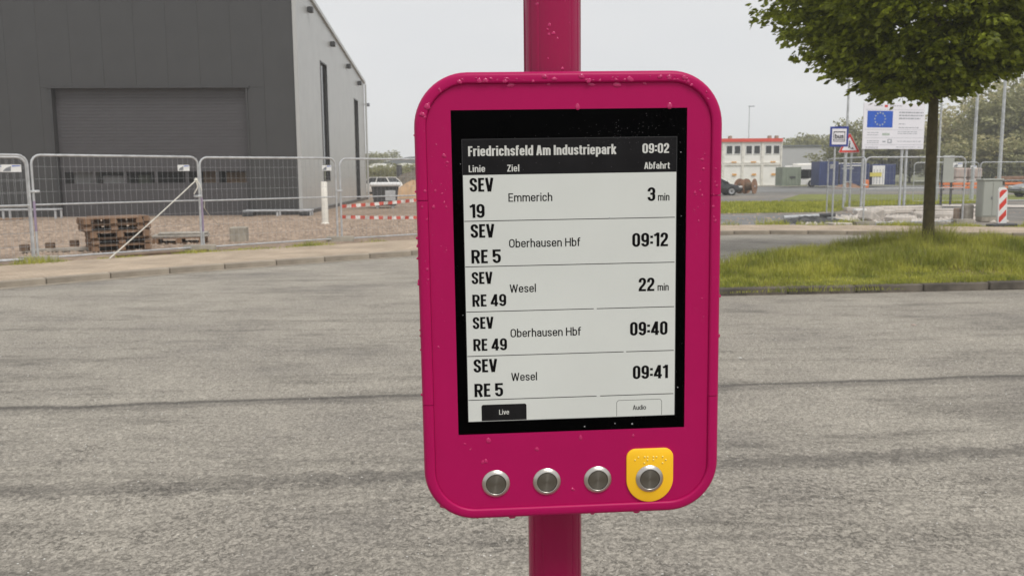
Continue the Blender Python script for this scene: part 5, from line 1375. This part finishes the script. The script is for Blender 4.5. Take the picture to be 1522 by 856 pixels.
# cable drums
dr0 = None
for px, rz, lab in ((1104, .5, 'wooden cable drum behind the black car, half hidden'), (1114.5, .95, 'large wooden cable drum right of the black car')):
    q = P(px, 280, 68.5 if rz < .6 else 67); loc = (q.x, q.y, .60)
    if dr0 is None:
        t = thing('cable_drum', lab, 'cable drum', loc, rz, 'cable drums by the black car')
        for y_ in (-.35, .35): b = MB(); b.lathe([(.58, y_-.03), (.58, y_+.03)], 'drum_wood', 22, axis='Y'); b.lathe([(.08, y_-.05), (.08, y_+.05)], 'galvanised', 10, axis='Y'); b.build('flange', t)
        b = MB(); b.lathe([(.30, -.32), (.30, .32)], 'wood_pallet_dark', 16, axis='Y'); b.build('core', t); dr0 = t
    else: copy_tree(dr0, label=lab, loc=loc, rz=rz)
# cars
def make_car(label, paint, loc, rz):
    t = thing('parked_car', label, 'car', loc, rz)
    hw = .88
    # stations along the length (front = +x): (x, z_low, z_belt)
    st = [(-2.15, .42, .80), (-2.05, .25, .95), (-1.5, .22, .98), (-.6, .20, .96), (.6, .20, .93), (1.15, .21, .88), (1.75, .24, .76), (2.05, .28, .62), (2.15, .38, .50)]
    b = MB(); vs = []; prof = lambda x, zl, zb: [(-hw*.93, zl), (-hw, zl+.12), (-hw, zl+(zb-zl)*.6), (-hw*.93, zb-.03), (-hw*.7, zb), (hw*.7, zb), (hw*.93, zb-.03), (hw, zl+(zb-zl)*.6), (hw, zl+.12), (hw*.93, zl)]
    for x, zl, zb in st:
        nar = 1 - .16*max(0, abs(x)-1.3)/.85
        vs += [(x, y*nar, z) for y, z in prof(x, zl, zb)]
    n_ = 10; fs = [(i*n_+j, i*n_+(j+1) % n_, (i+1)*n_+(j+1) % n_, (i+1)*n_+j) for i in range(len(st)-1) for j in range(n_)] + [tuple(range(n_)), tuple(range((len(st)-1)*n_, len(st)*n_))]
    b.add(vs, fs, paint); b.build('body', t, smooth=True)
    gh = [(-1.95, .93, -1.55, 1.36), (1.15, .88, .35, 1.40)]
    b = MB(); lo = [(-1.98, .92), (1.2, .88)]; hi = [(-1.5, 1.38), (.28, 1.40)]
    vs = []
    for (x, z), hwk in ((lo[0], .80), (lo[1], .80), (hi[1], .62), (hi[0], .62)): vs += [(x, -hwk, z), (x, hwk, z)]
    b.add(vs, [(0, 2, 4, 6), (1, 7, 5, 3), (0, 1, 3, 2), (2, 3, 5, 4), (4, 5, 7, 6), (6, 7, 1, 0)], 'dark_window'); b.build('windows', t)
    b = MB(); b.bbox((-.62, 0, 1.41), (1.85, 1.26, .05), .02, paint); b.build('roof', t)
    for s_ in (-1, 1):
        for (xa, za), (xb, zb_) in (((1.2, .9), (.28, 1.40)), ((-.45, .95), (-.5, 1.40)), ((-1.98, .92), (-1.5, 1.38))):
            b = MB(); b.tube([(xa, s_*.80, za), (xb, s_*.625, zb_)], .035, paint, 6); b.build('pillar', t)
        b = MB(); b.bbox((.95, s_*.96, .98), (.12, .18, .12), .03, paint); b.build('mirror', t)
        b = MB(); b.bbox((1.98, s_*.60, .62), (.26, .34, .13), .03, 'lamp_glass'); b.build('headlight', t)
    for x_ in (-1.32, 1.32):
        for s_ in (-1, 1):
            T = Matrix.Translation((x_, s_*.80, .32)); b = MB(); b.lathe([(.30, -.11), (.325, -.08), (.325, .08), (.30, .11)], 'tyre', 24, T=T, axis='Y'); wh = b.build('wheel', t, smooth=True)
            b = MB(); b.lathe([(.21, s_*.10), (.20, s_*.125), (.06, s_*.11)], 'rim', 20, T=T, axis='Y'); b.build('rim', wh)
    return t
q = P(1100, 285, 63); make_car('black hatchback parked beside the cable drums, mostly hidden by the departure board', 'car_black', (q.x-2.15, 63, .03), 0)
q = P(1508, 285, 54); make_car('silver car cut off by the right edge of the view', 'car_silver', (q.x+2.1, 54, .03), math.pi)

# ================================================================== FAR LEFT: yard behind the hall
q0 = P(552, 308, 43); 
t = thing('skip_container', 'black open skip with white covering standing behind the barrier tapes', 'skip', (P(573, 308, 43).x, 43, .05), .1)
b = MB(); b.prism([(-.55, .12), (.50, .12), (.64, 1.05), (-.66, 1.05)], 0, 1.1, 'debris_black', plane='XZ'); b.build('tub', t)
for x_ in (-.4, .35): b = MB(); b.box((x_, .5, .07), (.12, .9, .14), 'galvanised'); b.build('runner', t)
b = MB(); b.bbox((.0, .5, 1.16), (1.5, 1.2, .20), .06, 'white_plastic'); b.build('cover', t)
b = MB(); b.bbox((.25, -.04, .62), (.5, .04, .5), .01, 'galvanised'); b.build('steel_plate', t)
q = P(551, 285, 75); make_car('white car parked beyond the hall corner', 'container_white', (q.x+.6, 75, .03), 2.6)
heap('sand_heap', 618, 292, 62, 2.0, 1.6, 1.25, 'sand', 'orange sand heap beside the departure board edge', 'heap', 9, .06, 40)
heap('earth_heap', 632, 290, 78, 4.4, 3, 2.1, 'earth_heap', 'dark brown earth heap behind the orange sand', 'heap', 12, .10, 44)
q = P(594, 275, 90); b = MB(); b.tube([(0, 0, 0), (0, 0, 2.6)], .28, 'debris_black', 10); o = b.build('marker_post', label='dark thick post between the skip and the earth heap', cat='post'); o.location = (q.x, 90, .03)
def far_hall(Y, px0, px1, py, crest, m1, m2, label, name='far_hall', roofs=3):
    a, c = P(px0, py, Y), P(px1, py, Y); w = c.x-a.x; h = a.z
    t = thing(name, label, 'building', (a.x, Y, 0)); b = MB(); b.box((w/2, 15, h/2), (w, 30, h), m1); b.build('wall', t)
    hc = P(px0, crest, Y).z
    for k in range(roofs):
        x0_, x1_ = w*k/roofs, w*(k+1)/roofs; nseg = 8
        top = [(x0_+(x1_-x0_)*j/nseg, h+(hc-h)*math.sin(math.pi*j/nseg)) for j in range(nseg+1)]
        b = MB(); b.prism([(x0_, h-.02)]+top+[(x1_, h-.02)], -.6, 30, m2, plane='XZ'); b.build('roof', t)
    return t
far_hall(170, 543, 660, 249, 243, 'far_hall_dark', 'container_white', 'dark hall with white arched roofs beyond the yard')
t = far_hall(210, 565, 680, 244, 233, 'far_hall_dark', 'far_hall_dark', 'long dark hall with a shallow roof ridge behind the white arches', roofs=1)

# ------------------------------------------------------------------ far trees
def far_tree_mesh(seed, h, w, m, n_cl, per, L0, base_z=.25):
    rs = np.random.RandomState(seed); lob = [(rs.uniform(-.3, .3)*w, rs.uniform(-.3, .3)*w, h*rs.uniform(.45, .85), w*rs.uniform(.22, .36)) for _ in range(7)] + [(0, 0, h*.62, w*.38)]
    C = []; D = []
    while len(C) < n_cl:
        x, y, z, r_ = lob[rs.randint(len(lob))]; v = rs.normal(0, 1, 3); v /= np.linalg.norm(v); f = rs.uniform(.55, 1.05)**.6
        p = np.array([x, y, z]) + v*np.array([r_, r_, r_*1.1])*f
        if p[2] > h*base_z*.6 and p[2] < h*1.03: C.append(p); D.append(v+np.array([0, 0, .2]))
    return leaf_cloud(np.array(C), np.array(D), per, L0, L0*.8, w*.09, seed+1, .1)
protos = {}
def far_tree(key, label, px, Y, h, w, seed_rot, group='trees on the horizon'):
    x = P(px, 260, Y).x
    if key not in protos:
        hh, ww, m, ncl, per, L0 = {'a': (11, 9, 'far_leaves', 420, 12, .42), 'b': (10, 10, 'far_leaves_dark', 460, 12, .42), 'c': (12, 8, 'far_leaves_light', 300, 9, .36), 'd': (7, 11, 'far_leaves_dark', 380, 12, .45)}[key]
        t = thing('far_tree', label, 'tree', group=group); V, F = far_tree_mesh(ord(key), hh, ww, m, ncl, per, L0)
        big_mesh('crown', V, F, m, t, kind='stuff'); lrn = random.Random(ord(key))
        tree_wood(t, None, hh*.9, .16, [(hh*(.25+.05*k), k*2.4, ww*.42, R(35), .07) for k in range(9)], ord(key)); protos[key] = (t, hh, ww, [False])
    t, hh, ww, used = protos[key]
    o = t if not used[0] else copy_tree(t, label=label, group=group)
    used[0] = True; o.location = (x, Y, -.05); o.rotation_euler = (0, 0, seed_rot); o.scale = (w/ww, w/ww, h/hh); return o
TL = [('a', 'broad olive tree on the skyline directly right of the tree trunk', 1412, 118, 9.8, 10), ('c', 'pale thin-leaved tree behind the grey lamp post', 1436, 128, 12.5, 8), ('a', 'olive tree on the skyline above the brick packs', 1462, 120, 11.6, 10),
      ('b', 'dark green tree on the skyline above the grey cabinet', 1482, 108, 9.8, 10), ('c', 'tallest pale tree, rising beside the rightmost lamp post', 1498, 126, 16.4, 9), ('b', 'dark tree at the right edge of the view', 1524, 106, 11.5, 11), ('a', 'olive tree behind the silver car', 1512, 116, 13.0, 10),
      ('a', 'olive tree hidden mostly by the street tree trunk', 1385, 122, 8.2, 9), ('b', 'dark tree below the funding board, right part', 1352, 130, 7.4, 11), ('b', 'dark tree below the funding board, left part', 1312, 128, 7.2, 11),
      ('b', 'dark green tree rising between the warning sign and the funding board', 1280, 124, 8.6, 8), ('b', 'dark tree behind the warning triangle', 1258, 130, 6.8, 9), ('a', 'olive tree at the far right beyond the frame edge', 1552, 118, 13, 11),
      ('a', 'small olive tree behind the orange barrier, right of the brick packs', 1470, 100, 5.6, 8), ('d', 'low bushy tree behind the far fence above the beacon', 1500, 98, 4.6, 9), ('d', 'low bushy tree behind the brick packs', 1430, 104, 4.4, 9), ('d', 'low bushy tree at the right edge behind the silver car', 1532, 98, 4.8, 10)]
for i, (k, lab, px, Y, h, w) in enumerate(TL): far_tree(k, lab, px, Y, h, w, i*1.7)
HG = [(1180, 190, 7.6), (1198, 192, 8.6), (1216, 188, 8.2), (1232, 190, 8.8), (1246, 190, 8.2)]
HL = ['leftmost tree top above the pale warehouse roof', 'second tree top from the left above the warehouse roof', 'middle tree top above the warehouse roof', 'fourth tree top from the left above the warehouse roof', 'tree top at the right end of the warehouse roof']
for i, ((px, Y, h), lab) in enumerate(zip(HG, HL)): far_tree('d', lab, px, Y, h, 13, i*.9+2, 'trees behind the pale warehouse')
for i, (px, Y, h, lab) in enumerate([(548, 230, 6.5, 'distant tree at the corner of the hall'), (562, 232, 7.0, 'distant tree behind the white arched roofs'), (556, 120, 2.8, 'low bush behind the black skip'), (582, 122, 2.6, 'low bush right of the black skip, before the dark hall'), (606, 124, 3.0, 'low bush above the orange sand heap')]):
    far_tree('d', lab, px, Y, h, 12 if Y > 200 else 5.5, i*1.3, 'distant trees beyond the yard')
# low wooded hills closing the horizon
def hills(name, Y, x0, x1, h, seed, m, label=None):
    n_ = 160; rs = np.random.RandomState(seed); ph = rs.uniform(0, 6.28, 8); b = MB(); vs = []
    for k in range(n_+1):
        x = x0+(x1-x0)*k/n_; z = h*(.72+.16*math.sin(x*.004+ph[0])+.10*math.sin(x*.013+ph[1])+.05*math.sin(x*.05+ph[2])+.04*math.sin(x*.13+ph[3])) + rs.uniform(-.02, .02)*h
        vs += [(x, Y, -1), (x, Y+2, z*.8), (x, Y+14, z), (x, Y+60, -1)]
    fs = [(4*k+j, 4*k+4+j, 4*k+5+j, 4*k+1+j) for k in range(n_) for j in range(3)]
    b.add(vs, fs, m); return b.build(name, kind='structure', smooth=True)
hills('wooded_hills', 430, -620, 620, 9.5, 4, 'far_leaves_dark')

# ------------------------------------------------------------------ thin damp haze
HZ = bpy.data.materials.new('haze_air'); HZ.use_nodes = True; hn = HZ.node_tree.nodes; hn.clear()
ho = hn.new('ShaderNodeOutputMaterial'); hv = hn.new('ShaderNodeVolumePrincipled'); hv.inputs['Density'].default_value = .0010; hv.inputs['Color'].default_value = (.93, .94, .95, 1); hv.inputs['Anisotropy'].default_value = 0
HZ.node_tree.links.new(hv.outputs[0], ho.inputs['Volume']); MATS['haze_air'] = HZ
b = MB(); b.box((0, 240, 9.5), (1300, 620, 22), 'haze_air'); b.build('haze', kind='stuff')
SC.cycles.volume_bounces = 2
